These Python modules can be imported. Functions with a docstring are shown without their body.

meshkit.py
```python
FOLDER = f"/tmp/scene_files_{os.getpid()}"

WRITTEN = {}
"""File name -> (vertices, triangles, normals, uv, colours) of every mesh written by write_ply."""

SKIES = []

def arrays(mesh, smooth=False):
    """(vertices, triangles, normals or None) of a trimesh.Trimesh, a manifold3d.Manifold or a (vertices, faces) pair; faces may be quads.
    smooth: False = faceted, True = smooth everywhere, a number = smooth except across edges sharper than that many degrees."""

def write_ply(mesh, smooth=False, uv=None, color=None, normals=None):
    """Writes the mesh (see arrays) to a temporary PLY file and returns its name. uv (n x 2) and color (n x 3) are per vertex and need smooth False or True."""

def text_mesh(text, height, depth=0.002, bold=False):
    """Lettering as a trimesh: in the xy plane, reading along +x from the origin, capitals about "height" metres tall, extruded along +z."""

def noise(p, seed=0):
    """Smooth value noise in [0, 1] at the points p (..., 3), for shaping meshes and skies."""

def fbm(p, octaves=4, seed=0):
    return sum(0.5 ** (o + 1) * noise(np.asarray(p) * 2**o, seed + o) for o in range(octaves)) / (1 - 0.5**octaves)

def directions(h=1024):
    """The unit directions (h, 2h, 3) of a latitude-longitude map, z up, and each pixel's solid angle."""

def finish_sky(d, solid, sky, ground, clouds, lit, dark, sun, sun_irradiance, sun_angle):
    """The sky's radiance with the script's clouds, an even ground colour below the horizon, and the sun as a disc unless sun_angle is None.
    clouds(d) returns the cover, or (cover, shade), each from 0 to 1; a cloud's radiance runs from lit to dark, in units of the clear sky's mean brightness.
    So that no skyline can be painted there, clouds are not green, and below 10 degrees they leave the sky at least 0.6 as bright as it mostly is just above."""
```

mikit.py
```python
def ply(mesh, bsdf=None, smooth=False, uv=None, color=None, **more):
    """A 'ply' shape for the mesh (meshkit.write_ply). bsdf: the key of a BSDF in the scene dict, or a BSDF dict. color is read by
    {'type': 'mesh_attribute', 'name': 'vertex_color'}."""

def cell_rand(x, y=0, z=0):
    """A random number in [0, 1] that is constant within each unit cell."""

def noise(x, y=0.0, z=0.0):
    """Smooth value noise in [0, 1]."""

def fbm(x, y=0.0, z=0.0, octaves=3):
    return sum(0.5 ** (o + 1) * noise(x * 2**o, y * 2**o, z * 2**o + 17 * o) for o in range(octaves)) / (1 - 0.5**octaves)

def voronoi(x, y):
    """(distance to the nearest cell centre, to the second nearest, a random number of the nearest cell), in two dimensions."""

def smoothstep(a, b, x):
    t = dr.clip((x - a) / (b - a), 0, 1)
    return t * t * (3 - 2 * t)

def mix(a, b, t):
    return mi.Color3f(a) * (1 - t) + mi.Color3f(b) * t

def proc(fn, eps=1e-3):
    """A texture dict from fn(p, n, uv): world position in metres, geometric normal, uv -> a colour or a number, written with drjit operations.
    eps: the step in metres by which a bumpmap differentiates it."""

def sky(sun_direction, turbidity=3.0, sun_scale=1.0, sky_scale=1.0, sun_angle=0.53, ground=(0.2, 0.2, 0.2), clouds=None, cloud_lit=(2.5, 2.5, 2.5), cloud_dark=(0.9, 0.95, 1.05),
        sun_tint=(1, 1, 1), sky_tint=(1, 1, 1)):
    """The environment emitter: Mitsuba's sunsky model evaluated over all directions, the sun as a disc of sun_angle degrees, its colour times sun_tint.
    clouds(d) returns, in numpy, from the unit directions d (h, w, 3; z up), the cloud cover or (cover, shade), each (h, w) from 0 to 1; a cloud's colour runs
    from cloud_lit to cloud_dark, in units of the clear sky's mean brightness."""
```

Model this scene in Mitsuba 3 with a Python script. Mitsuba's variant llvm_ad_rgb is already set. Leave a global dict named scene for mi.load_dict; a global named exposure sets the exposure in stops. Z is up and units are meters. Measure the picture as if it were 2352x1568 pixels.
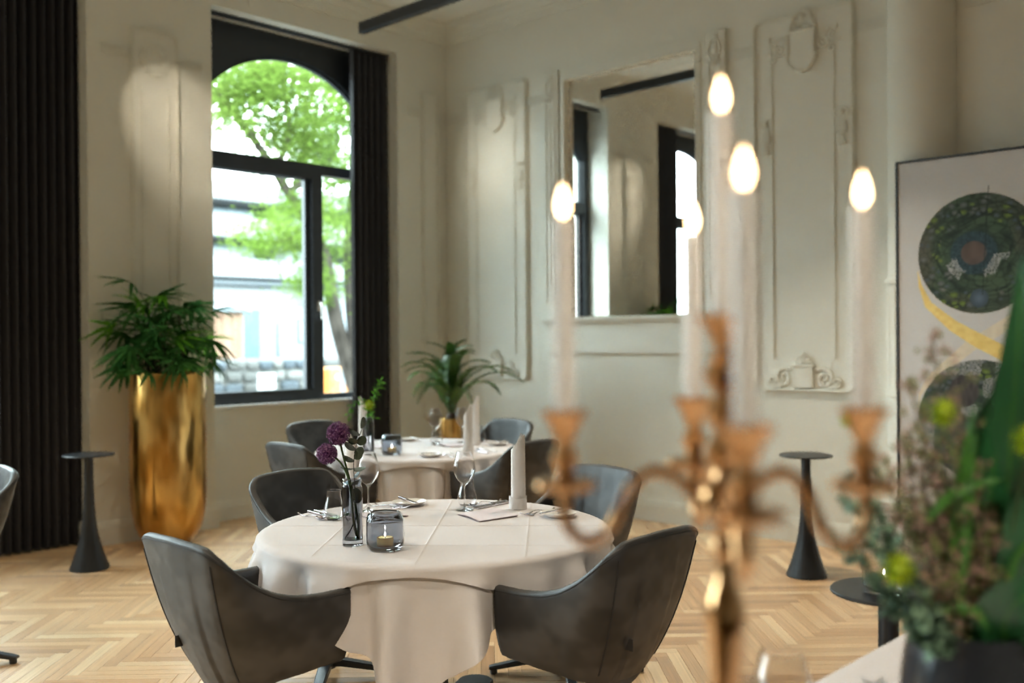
import math, random
import numpy as np, trimesh, drjit as dr, mitsuba as mi, mikit
import meshkit
from mikit import ply, proc, noise, fbm, voronoi, cell_rand, smoothstep, mix
from shapely.geometry import Polygon, LineString, Point, box as sbox
from shapely.ops import unary_union

T = mi.ScalarTransform4f
PI = math.pi
scene, labels = {}, {}

# ------------------------------------------------------------------ camera, sky, exposure
exposure = 0.72
EYE = np.array([0.0, 0.0, 1.45])
_yaw, _pitch, _roll = np.radians([-43.625, -0.1965, -0.4705])
_f = np.array([math.sin(_yaw) * math.cos(_pitch), math.cos(_yaw) * math.cos(_pitch), math.sin(_pitch)])
_r = np.cross(_f, [0, 0, 1]); _r /= np.linalg.norm(_r); _u = np.cross(_r, _f)
_up = -_r * math.sin(_roll) + _u * math.cos(_roll)
scene['camera'] = {'type': 'thinlens', 'fov': math.degrees(2 * math.atan(1176 / 2287.0)), 'fov_axis': 'x',
                   'aperture_radius': 0.0108, 'focus_distance': 3.55, 'near_clip': 0.05, 'far_clip': 300.0,
                   'to_world': T().look_at(origin=EYE.tolist(), target=(EYE + _f).tolist(), up=_up.tolist())}


def overcast(d):
    z = d[..., 2]
    n = meshkit.fbm(np.stack([d[..., 0] * 3, d[..., 1] * 3, z * 5], -1), 4, 3)
    return np.clip(0.75 + 0.5 * n, 0, 1), np.clip(0.6 - 0.5 * n, 0, 1)


scene['sky'] = mikit.sky((0.55, -0.35, 0.75), turbidity=4.0, sun_scale=0.0, sky_scale=132.0, ground=(0.25, 0.26, 0.24), clouds=overcast,
                         cloud_lit=(0.98, 1.22, 1.27), cloud_dark=(0.75, 0.96, 1.02))

# ------------------------------------------------------------------ room measures (metres; x right along the mirror wall, y along the window wall)
W = -6.99          # window wall, room side
M = 6.44           # mirror wall, room side
H = 4.40           # ceiling
XR, YB = 4.2, -5.4  # the walls behind and right of the photographer
NICHES = [(3.99, 5.85), (1.16, 3.02), (-1.67, 0.19), (-4.50, -2.64)]
NTOP = 4.05
NX = -7.22         # wall under the sills
FX = -7.30         # plane of the window frames

# ------------------------------------------------------------------ mesh helpers
def box(x0, x1, y0, y1, z0, z1):
    m = trimesh.creation.box((x1 - x0, y1 - y0, z1 - z0))
    m.apply_translation(((x0 + x1) / 2, (y0 + y1) / 2, (z0 + z1) / 2))
    return m


def rbox(x0, x1, y0, y1, z0, z1, b=0.004):
    """a box with bevelled edges"""
    c = np.array([(x0 + x1) / 2, (y0 + y1) / 2, (z0 + z1) / 2]); h = np.array([x1 - x0, y1 - y0, z1 - z0]) / 2
    b = min(b, h.min() * 0.45)
    pts = []
    for s in np.ndindex(2, 2, 2):
        s = np.array(s) * 2 - 1
        for k in range(3):
            e = h - b; e = e.copy(); e[k] = h[k]
            pts.append(c + s * e)
    return trimesh.convex.convex_hull(np.array(pts))


def cat(*ms):
    out = []
    for m in ms:
        out += list(m) if isinstance(m, (list, tuple)) else [m]
    return trimesh.util.concatenate(out)


def fixed(v, f):
    m = trimesh.Trimesh(np.asarray(v, float), np.asarray(f, int), process=False)
    if m.volume < 0:
        m.invert()
    return m


def lathe(profile, n=32, at=(0, 0, 0), wob=None):
    """revolve (r, z) points around z; points with r = 0 become poles"""
    p = np.asarray(profile, float)
    a = np.arange(n) * 2 * PI / n
    v, rows = [], []
    for r, z in p:
        if r < 1e-9:
            rows.append([len(v)] * n); v.append((0, 0, z))
        else:
            rows.append(list(range(len(v), len(v) + n)))
            v += [(r * math.cos(t), r * math.sin(t), z) for t in a]
    f = []
    for i in range(len(p) - 1):
        A, B = rows[i], rows[i + 1]
        for j in range(n):
            k = (j + 1) % n
            if A[j] != A[k]:
                f.append((A[j], A[k], B[j]))
            if B[j] != B[k]:
                f.append((A[k], B[k], B[j]))
    m = fixed(v, f)
    m.apply_translation(at)
    return m


def tube(pts, rad, n=8, cap=True, flat=1.0, closed=False):
    p = np.asarray(pts, float)
    r = np.broadcast_to(np.asarray(rad, float), (len(p),))
    t = np.gradient(p, axis=0)
    if closed:
        t = np.roll(p, -1, 0) - np.roll(p, 1, 0)
    t /= np.linalg.norm(t, axis=1, keepdims=True) + 1e-12
    up = np.array([0.0, 0, 1]) if abs(t[:, 2]).mean() < 0.85 else np.array([1.0, 0, 0])
    a = np.cross(t, up)
    bad = np.linalg.norm(a, axis=1) < 1e-3
    a[bad] = np.cross(t[bad], [0.3, 1, 0.1])
    a /= np.linalg.norm(a, axis=1, keepdims=True)
    for i in range(1, len(a)):
        if a[i] @ a[i - 1] < 0:
            a[i] = -a[i]
    b = np.cross(t, a)
    g = np.arange(n) * 2 * PI / n
    v = p[:, None] + r[:, None, None] * (np.cos(g)[None, :, None] * a[:, None] + flat * np.sin(g)[None, :, None] * b[:, None])
    v = v.reshape(-1, 3).tolist()
    f = []
    L = len(p)
    for i in range(L if closed else L - 1):
        i2 = (i + 1) % L
        for j in range(n):
            k = (j + 1) % n
            f += [(i * n + j, i * n + k, i2 * n + k), (i * n + j, i2 * n + k, i2 * n + j)]
    if cap and not closed:
        v += [p[0].tolist(), p[-1].tolist()]
        for j in range(n):
            k = (j + 1) % n
            f += [(L * n, j, k), (L * n + 1, (L - 1) * n + k, (L - 1) * n + j)]
    m = trimesh.Trimesh(v, f, process=False)
    if m.volume < 0:
        m.invert()
    return m


def spline(pts, n=24):
    from scipy.interpolate import CubicSpline
    p = np.asarray(pts, float)
    s = np.r_[0, np.cumsum(np.linalg.norm(np.diff(p, axis=0), axis=1))]
    return CubicSpline(s, p)(np.linspace(0, s[-1], n))


def extrude(poly, h, bevel=0.0):
    """a shapely polygon in xy, pulled up along z from 0 to h, its top edge bevelled"""
    parts = []
    for g in (poly.geoms if hasattr(poly, 'geoms') else [poly]):
        if bevel > 0:
            parts.append(trimesh.creation.extrude_polygon(g, h - bevel, engine='earcut'))
            inner = g.buffer(-bevel)
            for q in (inner.geoms if hasattr(inner, 'geoms') else [inner]):
                if q.is_empty:
                    continue
                m = trimesh.creation.extrude_polygon(q, bevel, engine='earcut'); m.apply_translation((0, 0, h - bevel)); parts.append(m)
        else:
            parts.append(trimesh.creation.extrude_polygon(g, h, engine='earcut'))
    return cat(parts)


def place(m, mat):
    m = m.copy(); mat = np.asarray(mat, float); m.vertices = m.vertices @ mat[:3, :3].T + mat[:3, 3]
    if np.linalg.det(mat[:3, :3]) < 0:
        m.faces = m.faces[:, ::-1]
    return m


def onto_mirror_wall(x, y, z, d=0.0):
    """local xy -> wall xz, local z -> out of the wall into the room (towards -y)"""
    return np.array([[1, 0, 0, x], [0, 0, -1, y - d], [0, 1, 0, z], [0, 0, 0, 1.0]])


def onto_window_wall(x, y, z, d=0.0):
    """local x -> wall -y.. so that it reads upright from the room, local z -> +x"""
    return np.array([[0, 0, 1, x + d], [1, 0, 0, y], [0, 1, 0, z], [0, 0, 0, 1.0]])


def grid(fn, nu, nv, closed_u=False):
    """surface mesh of fn(u, v) over [0,1]^2 given as arrays"""
    u, v = np.meshgrid(np.linspace(0, 1, nu), np.linspace(0, 1, nv), indexing='ij')
    P = fn(u, v).reshape(-1, 3)
    i, j = np.meshgrid(np.arange(nu - 1), np.arange(nv - 1), indexing='ij')
    a = (i * nv + j).ravel(); b = a + nv
    f = np.vstack([np.stack([a, b, b + 1], 1), np.stack([a, b + 1, a + 1], 1)])
    return P, f


def slab(P, f, nrm_off):
    """close a sheet: P and its offset copy joined along the border"""
    m = trimesh.Trimesh(P, f, process=False)
    n = m.vertex_normals
    Q = P - n * nrm_off
    k = len(P)
    e = np.sort(np.vstack([f[:, [0, 1]], f[:, [1, 2]], f[:, [2, 0]]]), axis=1)
    full = np.vstack([f[:, [0, 1]], f[:, [1, 2]], f[:, [2, 0]]])
    uq, idx, cnt = np.unique(e, axis=0, return_index=True, return_counts=True)
    be = full[idx[cnt == 1]]
    side = np.vstack([np.stack([be[:, 1], be[:, 0], be[:, 0] + k], 1), np.stack([be[:, 1], be[:, 0] + k, be[:, 1] + k], 1)])
    return trimesh.Trimesh(np.vstack([P, Q]), np.vstack([f, f[:, ::-1] + k, side]), process=False)


# ------------------------------------------------------------------ entries and labels
def numbered(name):
    taken = lambda k: k in scene or k in labels or any(s.startswith(k + '__') for s in scene)
    if not taken(name):
        return name
    i = 1
    while taken(f'{name}_{i:03d}'):
        i += 1
    return f'{name}_{i:03d}'


def tag(key, label=None, cat_=None, group=None, kind=None):
    d = labels.setdefault(key, {})
    for k, v in (('label', label), ('category', cat_), ('group', group), ('kind', kind)):
        if v:
            d[k] = v
    return key


def obj(name, mesh, bsdf, parent=None, smooth=30, label=None, kind=None, **more):
    key = numbered(f'{parent}__{name}' if parent else name)
    scene[key] = ply(mesh, bsdf, smooth, **more)
    if label or kind:
        tag(key, label, kind=kind)
    return key


def thing(name, label, cat_, group=None):
    key = numbered(name)
    return tag(key, label, cat_, group)


def struct(name, mesh, bsdf, label, smooth=30, parent=None, **more):
    key = obj(name, mesh, bsdf, parent, smooth, **more)
    if not parent:
        tag(key, label, name.split('_')[0], kind='structure')
    return key


def dup(src, name, label, mat, group=None):
    """a copy of a thing with copies of its parts, moved by mat"""
    r = thing(name, label, labels[src]['category'], group or labels[src].get('group'))
    for k in [k for k in scene if k == src or k.startswith(src + '__')]:
        d = dict(scene[k]); old = np.array(T(d['to_world']).matrix, float) if 'to_world' in d else np.eye(4)
        d['to_world'] = T((np.asarray(mat, float) @ old).tolist())
        scene[r + k[len(src):]] = d
        if k != src and k in labels:
            labels[r + k[len(src):]] = dict(labels[k])
    return r


def move(key, mat):
    for k in [k for k in scene if k == key or k.startswith(key + '__')]:
        d = scene[k]; old = np.array(T(d['to_world']).matrix, float) if 'to_world' in d else np.eye(4)
        d['to_world'] = T((np.asarray(mat, float) @ old).tolist())


def xf(x, y, z=0.0, rz=0.0, s=1.0):
    c, n = math.cos(rz) * s, math.sin(rz) * s
    return np.array([[c, -n, 0, x], [n, c, 0, y], [0, 0, s, z], [0, 0, 0, 1.0]])


# ------------------------------------------------------------------ materials
def mat(name, d):
    scene[name] = d
    return name


def rgb(*c):
    return {'type': 'rgb', 'value': list(map(float, c))}


def two(d):
    return {'type': 'twosided', 'bsdf': d}


def P(color, rough=0.5, metal=0.0, spec=0.5, **more):
    return two({'type': 'principled', 'base_color': color if isinstance(color, dict) else rgb(*color), 'roughness': rough, 'metallic': metal, 'specular': spec, **more})


mat('wall_paint', two({'type': 'diffuse', 'reflectance': rgb(0.71, 0.70, 0.635)}))
mat('wall_umber', two({'type': 'diffuse', 'reflectance': rgb(0.34, 0.28, 0.215)}))
mat('ceiling_paint', two({'type': 'diffuse', 'reflectance': rgb(0.80, 0.785, 0.725)}))


def oak_fn(p, n, uv):
    plank = dr.floor(uv.y)
    x, y = uv.x, (uv.y - plank) * 0.06
    tone = cell_rand(plank, 3)
    g = fbm(x * 3 + plank * 7.3, y * 160, plank * 1.7, 2)
    c = mix((0.44, 0.265, 0.135), (0.58, 0.395, 0.225), smoothstep(0.0, 1.0, tone * 0.85 + 0.1))
    c = mix(c, (0.33, 0.19, 0.095), smoothstep(0.86, 0.97, cell_rand(plank, 5)) * 0.8)
    c = mix(c, (0.70, 0.54, 0.34), smoothstep(0.78, 0.95, cell_rand(plank, 9)) * 0.8)
    return c * (0.82 + 0.36 * g)


mat('oak', P(proc(oak_fn), 0.38, spec=0.45))
mat('floor_base', two({'type': 'diffuse', 'reflectance': rgb(0.08, 0.05, 0.03)}))
mat('black_metal', P((0.012, 0.014, 0.017), 0.38, spec=0.5))
mat('frame_black', P((0.014, 0.017, 0.021), 0.42, spec=0.45))


mat('curtain_cloth', P((0.026, 0.026, 0.030), 0.55, spec=0.5, sheen=0.5))


def leather_fn(p, n, uv):
    a = fbm(p.x * 10, p.y * 10, p.z * 10, 3)
    return mix((0.0175, 0.017, 0.017), (0.054, 0.0505, 0.048), smoothstep(0.28, 0.78, a))


mat('leather', P(proc(leather_fn), 0.46, spec=0.5, sheen=0.35))
mat('seam_thread', P((0.02, 0.02, 0.021), 0.7))


mat('table_linen', two({'type': 'diffuse', 'reflectance': rgb(0.66, 0.63, 0.635)}))
mat('napkin_linen', two({'type': 'diffuse', 'reflectance': rgb(0.82, 0.80, 0.79)}))
mat('porcelain', P((0.80, 0.79, 0.77), 0.15, spec=0.5))
mat('steel', two({'type': 'roughconductor', 'material': 'Cr', 'alpha': 0.09, 'specular_reflectance': rgb(1.0, 0.98, 0.96)}))
mat('clear_glass', {'type': 'dielectric', 'int_ior': 1.5, 'ext_ior': 1.0})
mat('smoke_glass', {'type': 'dielectric', 'int_ior': 1.5, 'ext_ior': 1.0, 'specular_transmittance': rgb(0.765, 0.785, 0.815)})
mat('pane_glass', {'type': 'thindielectric', 'int_ior': 1.5, 'ext_ior': 1.0})
mat('mirror_silver', {'type': 'conductor', 'material': 'none', 'specular_reflectance': rgb(0.93, 0.94, 0.93)})
mat('card_paper', P((0.62, 0.56, 0.60), 0.6))
mat('wax', P((0.92, 0.895, 0.87), 0.45, spec=0.4))
mat('tealight_wax', {'type': 'principledthin', 'base_color': rgb(0.92, 0.74, 0.52), 'roughness': 0.5, 'diff_trans': 1.2, 'spec_trans': 0.0, 'eta': 1.3})
mat('wick', P((0.02, 0.015, 0.01), 0.9))


def gold_fn(p, n, uv):
    return mix((0.42, 0.20, 0.045), (0.66, 0.39, 0.125), smoothstep(0.3, 0.7, fbm(p.x * 14, p.y * 14, p.z * 5, 2)))


def gold_rough(p, n, uv):
    return 0.16 + 0.22 * smoothstep(0.35, 0.75, fbm(p.x * 9 + 4, p.y * 9, p.z * 4, 2))


mat('gold_leaf', P(proc(gold_fn), proc(gold_rough), metal=1.0))
mat('copper_gold', P((0.60, 0.33, 0.15), 0.055, metal=1.0))
mat('soil', P((0.03, 0.02, 0.014), 0.95))


def leafmat(name, lo, hi, rough=0.4, sc=18.0, spec=0.5, trans=0.0):
    def fn(p, n, uv):
        return mix(lo, hi, noise(p.x * sc, p.y * sc, p.z * sc))
    if trans:
        return mat(name, {'type': 'principledthin', 'base_color': proc(fn), 'roughness': rough, 'diff_trans': trans, 'spec_trans': 0.0, 'eta': 1.5})
    return mat(name, P(proc(fn), rough, spec=spec))


leafmat('palm_leaf', (0.020, 0.065, 0.018), (0.048, 0.135, 0.028), 0.36, trans=0.9)
leafmat('palm_leaf_light', (0.07, 0.22, 0.016), (0.13, 0.34, 0.028), 0.36, trans=0.9)
leafmat('cycad_leaf', (0.025, 0.07, 0.014), (0.065, 0.15, 0.022), 0.42)
leafmat('broad_leaf', (0.010, 0.055, 0.020), (0.020, 0.095, 0.032), 0.30)
leafmat('eucalyptus_leaf', (0.030, 0.042, 0.022), (0.055, 0.072, 0.045), 0.5)
leafmat('dusty_leaf', (0.05, 0.105, 0.06), (0.12, 0.20, 0.13), 0.6)
leafmat('fresh_leaf', (0.10, 0.28, 0.03), (0.20, 0.46, 0.07), 0.4, trans=0.8)
leafmat('blade_leaf', (0.02, 0.09, 0.012), (0.05, 0.17, 0.02), 0.4)
mat('stem_brown', P((0.05, 0.03, 0.018), 0.8))
mat('stem_green', P((0.045, 0.085, 0.02), 0.55))
mat('stem_dark', P((0.05, 0.035, 0.04), 0.6))
mat('allium_purple', P((0.15, 0.045, 0.15), 0.6, spec=0.3))
mat('allium_pale', P((0.33, 0.16, 0.30), 0.6, spec=0.3))
mat('lime_petal', P((0.42, 0.52, 0.02), 0.6, spec=0.3))
mat('lime_heart', P((0.20, 0.27, 0.01), 0.7, spec=0.3))
mat('bud_pink', P((0.40, 0.25, 0.21), 0.7, spec=0.3))
mat('bud_olive', P((0.14, 0.16, 0.05), 0.7, spec=0.3))
mat('vase_black', P((0.012, 0.014, 0.018), 0.18, spec=0.6))
mat('water', {'type': 'dielectric', 'int_ior': 1.33, 'ext_ior': 1.0})
# ------------------------------------------------------------------ lamps (their light stays with their builder)
def warm(k):
    return rgb(1.0 * k, 0.87 * k, 0.68 * k)


# ------------------------------------------------------------------ room shell
WX0 = -7.62
ys = [YB] + [y for n in sorted(NICHES) for y in n] + [M + 0.3]
shell = [box(WX0, W, ys[i], ys[i + 1], 0, NTOP) for i in range(0, len(ys), 2)]
shell.append(box(WX0, W, YB, M + 0.3, NTOP, H))
for y0, y1 in NICHES:
    shell.append(box(WX0, NX, y0, y1, 0, 0.90))
struct('wall_left', cat(shell), 'wall_paint', 'cream window wall with deep niches and narrow piers', smooth=False)

MX0, MX1, MZ0, MZ1 = -5.474, -4.178, 1.622, 3.617     # the mirror in its recess
struct('wall_back', cat(box(W - 0.6, MX0, M, M + 0.3, 0, H), box(MX1, XR, M, M + 0.3, 0, H), box(MX0, MX1, M, M + 0.3, 0, MZ0),
                        box(MX0, MX1, M, M + 0.3, MZ1, H), box(MX0, MX1, M + 0.03, M + 0.3, MZ0, MZ1)),
       'wall_paint', 'cream stucco wall that carries the big mirror', smooth=False)
struct('wall_right', box(XR, XR + 0.2, YB, M + 0.3, 0, H), 'wall_umber', 'plain umber wall right of the photographer', smooth=False)
struct('wall_front', box(WX0, XR + 0.2, YB - 0.2, YB, 0, H), 'wall_umber', 'plain umber wall behind the photographer', smooth=False)
struct('ceiling', box(WX0, XR + 0.2, YB - 0.63, M + 0.3, H, H + 0.25), 'ceiling_paint', 'cream ceiling above the cornice', smooth=False)
floor = struct('floor', box(WX0, XR + 0.2, YB - 0.63, M + 0.3, -0.20, -0.012), 'floor_base', 'oak herringbone parquet floor', smooth=False)

# herringbone oak planks, laid at 45 degrees to the walls
PL, PW = 0.495, 0.0587
A_, B_ = np.array([1, 1]) / math.sqrt(2), np.array([-1, 1]) / math.sqrt(2)
PX0, PY0 = -2.257, 4.8905


def plank_mesh(o, da, db, idn):
    """a plank with its corner at o, PL along da and PW along db; bevelled upper edge, one uv strip per plank"""
    g, b, t = 0.0006, 0.0016, 0.0
    def ring(ins, z):
        return [(*(o + da * a + db * c), z) for a, c in ((ins, ins), (PL - ins, ins), (PL - ins, PW - ins), (ins, PW - ins))]
    v = np.array(ring(g, -0.012) + ring(g, t - 0.0012) + ring(g + b, t))
    f = []
    for k in (0, 4):
        for i in range(4):
            j = (i + 1) % 4
            f += [(k + i, k + j, k + 4 + j), (k + i, k + 4 + j, k + 4 + i)]
    f += [(8, 9, 10), (8, 10, 11)]
    f = np.array(f)
    if da[0] * db[1] - da[1] * db[0] < 0:
        f = f[:, ::-1]
    rel = v[:, :2] - o
    uv = np.stack([rel @ da, np.clip(rel @ db / 0.06, 0.001, 0.999) + idn], 1)
    return v, f, uv


planks = []
for m in range(-14, 12):
    for k in range(-150, 190):
        base = np.array([PX0, PY0]) + m * PL * (A_ - B_) + k * PW * (A_ + B_)
        for da, db, o in ((A_, B_, base), (B_, A_, base - A_ * PW)):
            c = o + da * PL / 2 + db * PW / 2
            if W - 0.5 < c[0] < XR and YB < c[1] < M + 0.28 and c @ np.array([_f[0], _f[1]]) > -1.0:
                planks.append((o, da, db, c))


def seen(c):
    d = c @ _f[:2]
    if d < 3.5:
        return 1e9
    s = (c @ _r[:2]) / d
    return d + (0 if -0.60 < s < 0.60 else 1e6)


def free(c):   # not under the near table, whose cloth hides the floor
    return seen(c)


planks.sort(key=lambda q: free(q[3]))
rest = []
for i, (o, da, db, c) in enumerate(planks):
    v, f, uv = plank_mesh(o, da, db, i + 1)
    if i < 300:
        obj('plank', trimesh.Trimesh(v, f, process=False), 'oak', floor, smooth=False, uv=uv)
    else:
        rest.append((v, f, uv))
off = np.cumsum([0] + [len(r[0]) for r in rest])
obj('parquet_field', trimesh.Trimesh(np.vstack([r[0] for r in rest]), np.vstack([r[1] + o for r, o in zip(rest, off)]), process=False), 'oak', floor, smooth=False,
    uv=np.vstack([r[2] for r in rest]), kind='stuff', label='the farther and hidden oak planks')

# ------------------------------------------------------------------ windows with arched heads
def arch_hole(y0, y1, z0):
    yc, hw, r, top = (y0 + y1) / 2 - 0.02, 0.815, 1.04, 3.868
    zc = top - r
    a = np.linspace(-math.asin(hw / r), math.asin(hw / r), 33)
    pts = [(yc - hw, z0), (yc + hw, z0)] + [(yc + r * math.sin(t), zc + r * math.cos(t)) for t in a[::-1]]
    return Polygon(pts)


def along_wall(poly, x, depth, bevel=0.0):
    """polygon in (y, z), pulled from x towards the room"""
    return place(extrude(poly, depth, bevel), np.array([[0, 0, 1, x], [1, 0, 0, 0], [0, 1, 0, 0], [0, 0, 0, 1.0]]))


def window(n, y0, y1, label):
    w = f'window_{n}'
    labels[w] = {'label': label, 'category': 'window', 'kind': 'structure'}
    ym = y0 + 1.115
    hole = arch_hole(y0, y1, 2.975)
    obj('arched_frame', along_wall(sbox(y0, 2.90, y1, NTOP).difference(hole), FX - 0.05, 0.075, 0.006), 'frame_black', w, False)
    ring = hole.buffer(0.0).difference(hole.buffer(-0.022)).difference(sbox(y0 - 1, 0, y1 + 1, 2.976))
    obj('arch_bead', along_wall(ring, FX - 0.05, 0.045, 0.003), 'frame_black', w, False)
    lower = sbox(y0, 0.925, y1, 2.975).difference(unary_union([sbox(y0 + 0.10, 1.022, ym, 2.852), sbox(ym + 0.115, 0.973, y1 - 0.08, 2.90)]))
    obj('casement_frame', along_wall(lower, FX - 0.05, 0.08, 0.005), 'frame_black', w, False)
    sash = sbox(y0 + 0.10, 1.022, ym, 2.852).difference(sbox(y0 + 0.145, 1.026, ym - 0.048, 2.846))
    obj('sash', along_wall(sash, FX - 0.055, 0.05, 0.004), 'frame_black', w, False)
    for nm, q in (('pane', sbox(y0 + 0.14, 1.02, ym - 0.04, 2.85)), ('pane', sbox(ym + 0.11, 0.97, y1 - 0.075, 2.905)), ('pane', hole.buffer(-0.015))):
        m = along_wall(q, FX - 0.045, 0.001)
        keep = m.triangles_center[:, 0] > FX - 0.0445
        m = trimesh.Trimesh(m.vertices, m.faces[keep], process=True)
        obj(nm, m, 'pane_glass', w, False)
    hy = ym + 0.062
    obj('handle', cat(rbox(FX + 0.028, FX + 0.040, hy - 0.014, hy + 0.014, 1.70, 1.79, 0.003),
                      tube(spline([(FX + 0.035, hy, 1.765), (FX + 0.075, hy, 1.765), (FX + 0.085, hy, 1.74), (FX + 0.083, hy, 1.63)], 14), 0.0105, 10)), 'steel_satin', w)
    obj('sill', rbox(FX - 0.05, NX + 0.03, y0, y1, 0.899, 0.925, 0.004), 'sill_white', w, False)


mat('sill_white', P((0.78, 0.78, 0.76), 0.4))
mat('steel_satin', P((0.75, 0.74, 0.72), 0.3, metal=0.6))
window(1, *NICHES[0], 'tall black arched window looking on the green tree')
window(2, *NICHES[1], 'black arched window beside the left curtain, seen in the mirror')
window(3, *NICHES[2], 'black arched window left of the photographer')
window(4, *NICHES[3], 'farthest black arched window behind the photographer')

# curtains in the niches, on a track
def curtain(y0, y1, folds, seed, label, z0=0.015, z1=4.03):
    rng = np.random.default_rng(seed)
    n = folds * 14 + 1
    s = np.linspace(0, 1, n)
    ph = s * folds * 2 * PI
    wob = np.interp(s * folds, np.arange(folds + 1), rng.uniform(-1, 1, folds + 1))
    amp = np.interp(s * folds, np.arange(folds + 1), rng.uniform(0.75, 1.1, folds + 1)) * 0.042

    def fn(u, v):
        uu = np.interp(u, s, np.arange(n))
        i = np.clip(uu.round().astype(int), 0, n - 1)
        y = y0 + (y1 - y0) * (s[i] + 0.018 * np.sin(2 * ph[i]) * 2 / folds)
        sway = 0.010 * np.sin(3 * v + wob[i] * 2) * wob[i]
        x = -7.135 + amp[i] * (0.75 + 0.25 * v) * np.sin(ph[i]) + 0.012 * (1 - v) * wob[i]
        return np.stack([x, y + sway * (1 - v), z0 + (z1 - z0) * v], -1)
    Pn, f = grid(fn, n, 24)
    t = thing('curtain', label, 'curtain')
    obj('drape', slab(Pn, f, 0.004), 'curtain_cloth', t, 60)
    return t


curtain(5.425, 5.846, 6, 3, 'charcoal floor-length curtain gathered right of the green window')
curtain(2.44, 3.018, 9, 5, 'charcoal floor-length curtain at the left edge behind the gold planter')
for i, (y0, y1) in enumerate(NICHES[:2]):
    tag(obj('curtain_track', rbox(-7.165, -7.105, y0 + 0.01, y1 - 0.01, 4.032, 4.05, 0.002), 'black_metal'),
        ('black curtain track under the soffit of the green window', 'black curtain track at the top of the left curtain')[i], 'curtain track')

# skirting boards
def skirting(profile_len, h=0.172, d=0.022):
    """profile in (depth, z)"""
    return Polygon([(0, 0), (d, 0), (d, h - 0.045), (d - 0.004, h - 0.042), (d - 0.004, h - 0.030), (d - 0.009, h - 0.026), (d - 0.009, h - 0.014), (d - 0.014, h - 0.006), (0, h)])


def run_y(x, y0, y1, **k):     # skirting on a wall that faces +x
    m = trimesh.creation.extrude_polygon(skirting(1, **k), y1 - y0, engine='earcut')
    return place(m, np.array([[1, 0, 0, x], [0, 0, -1, y1], [0, 1, 0, 0], [0, 0, 0, 1.0]]))


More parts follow.
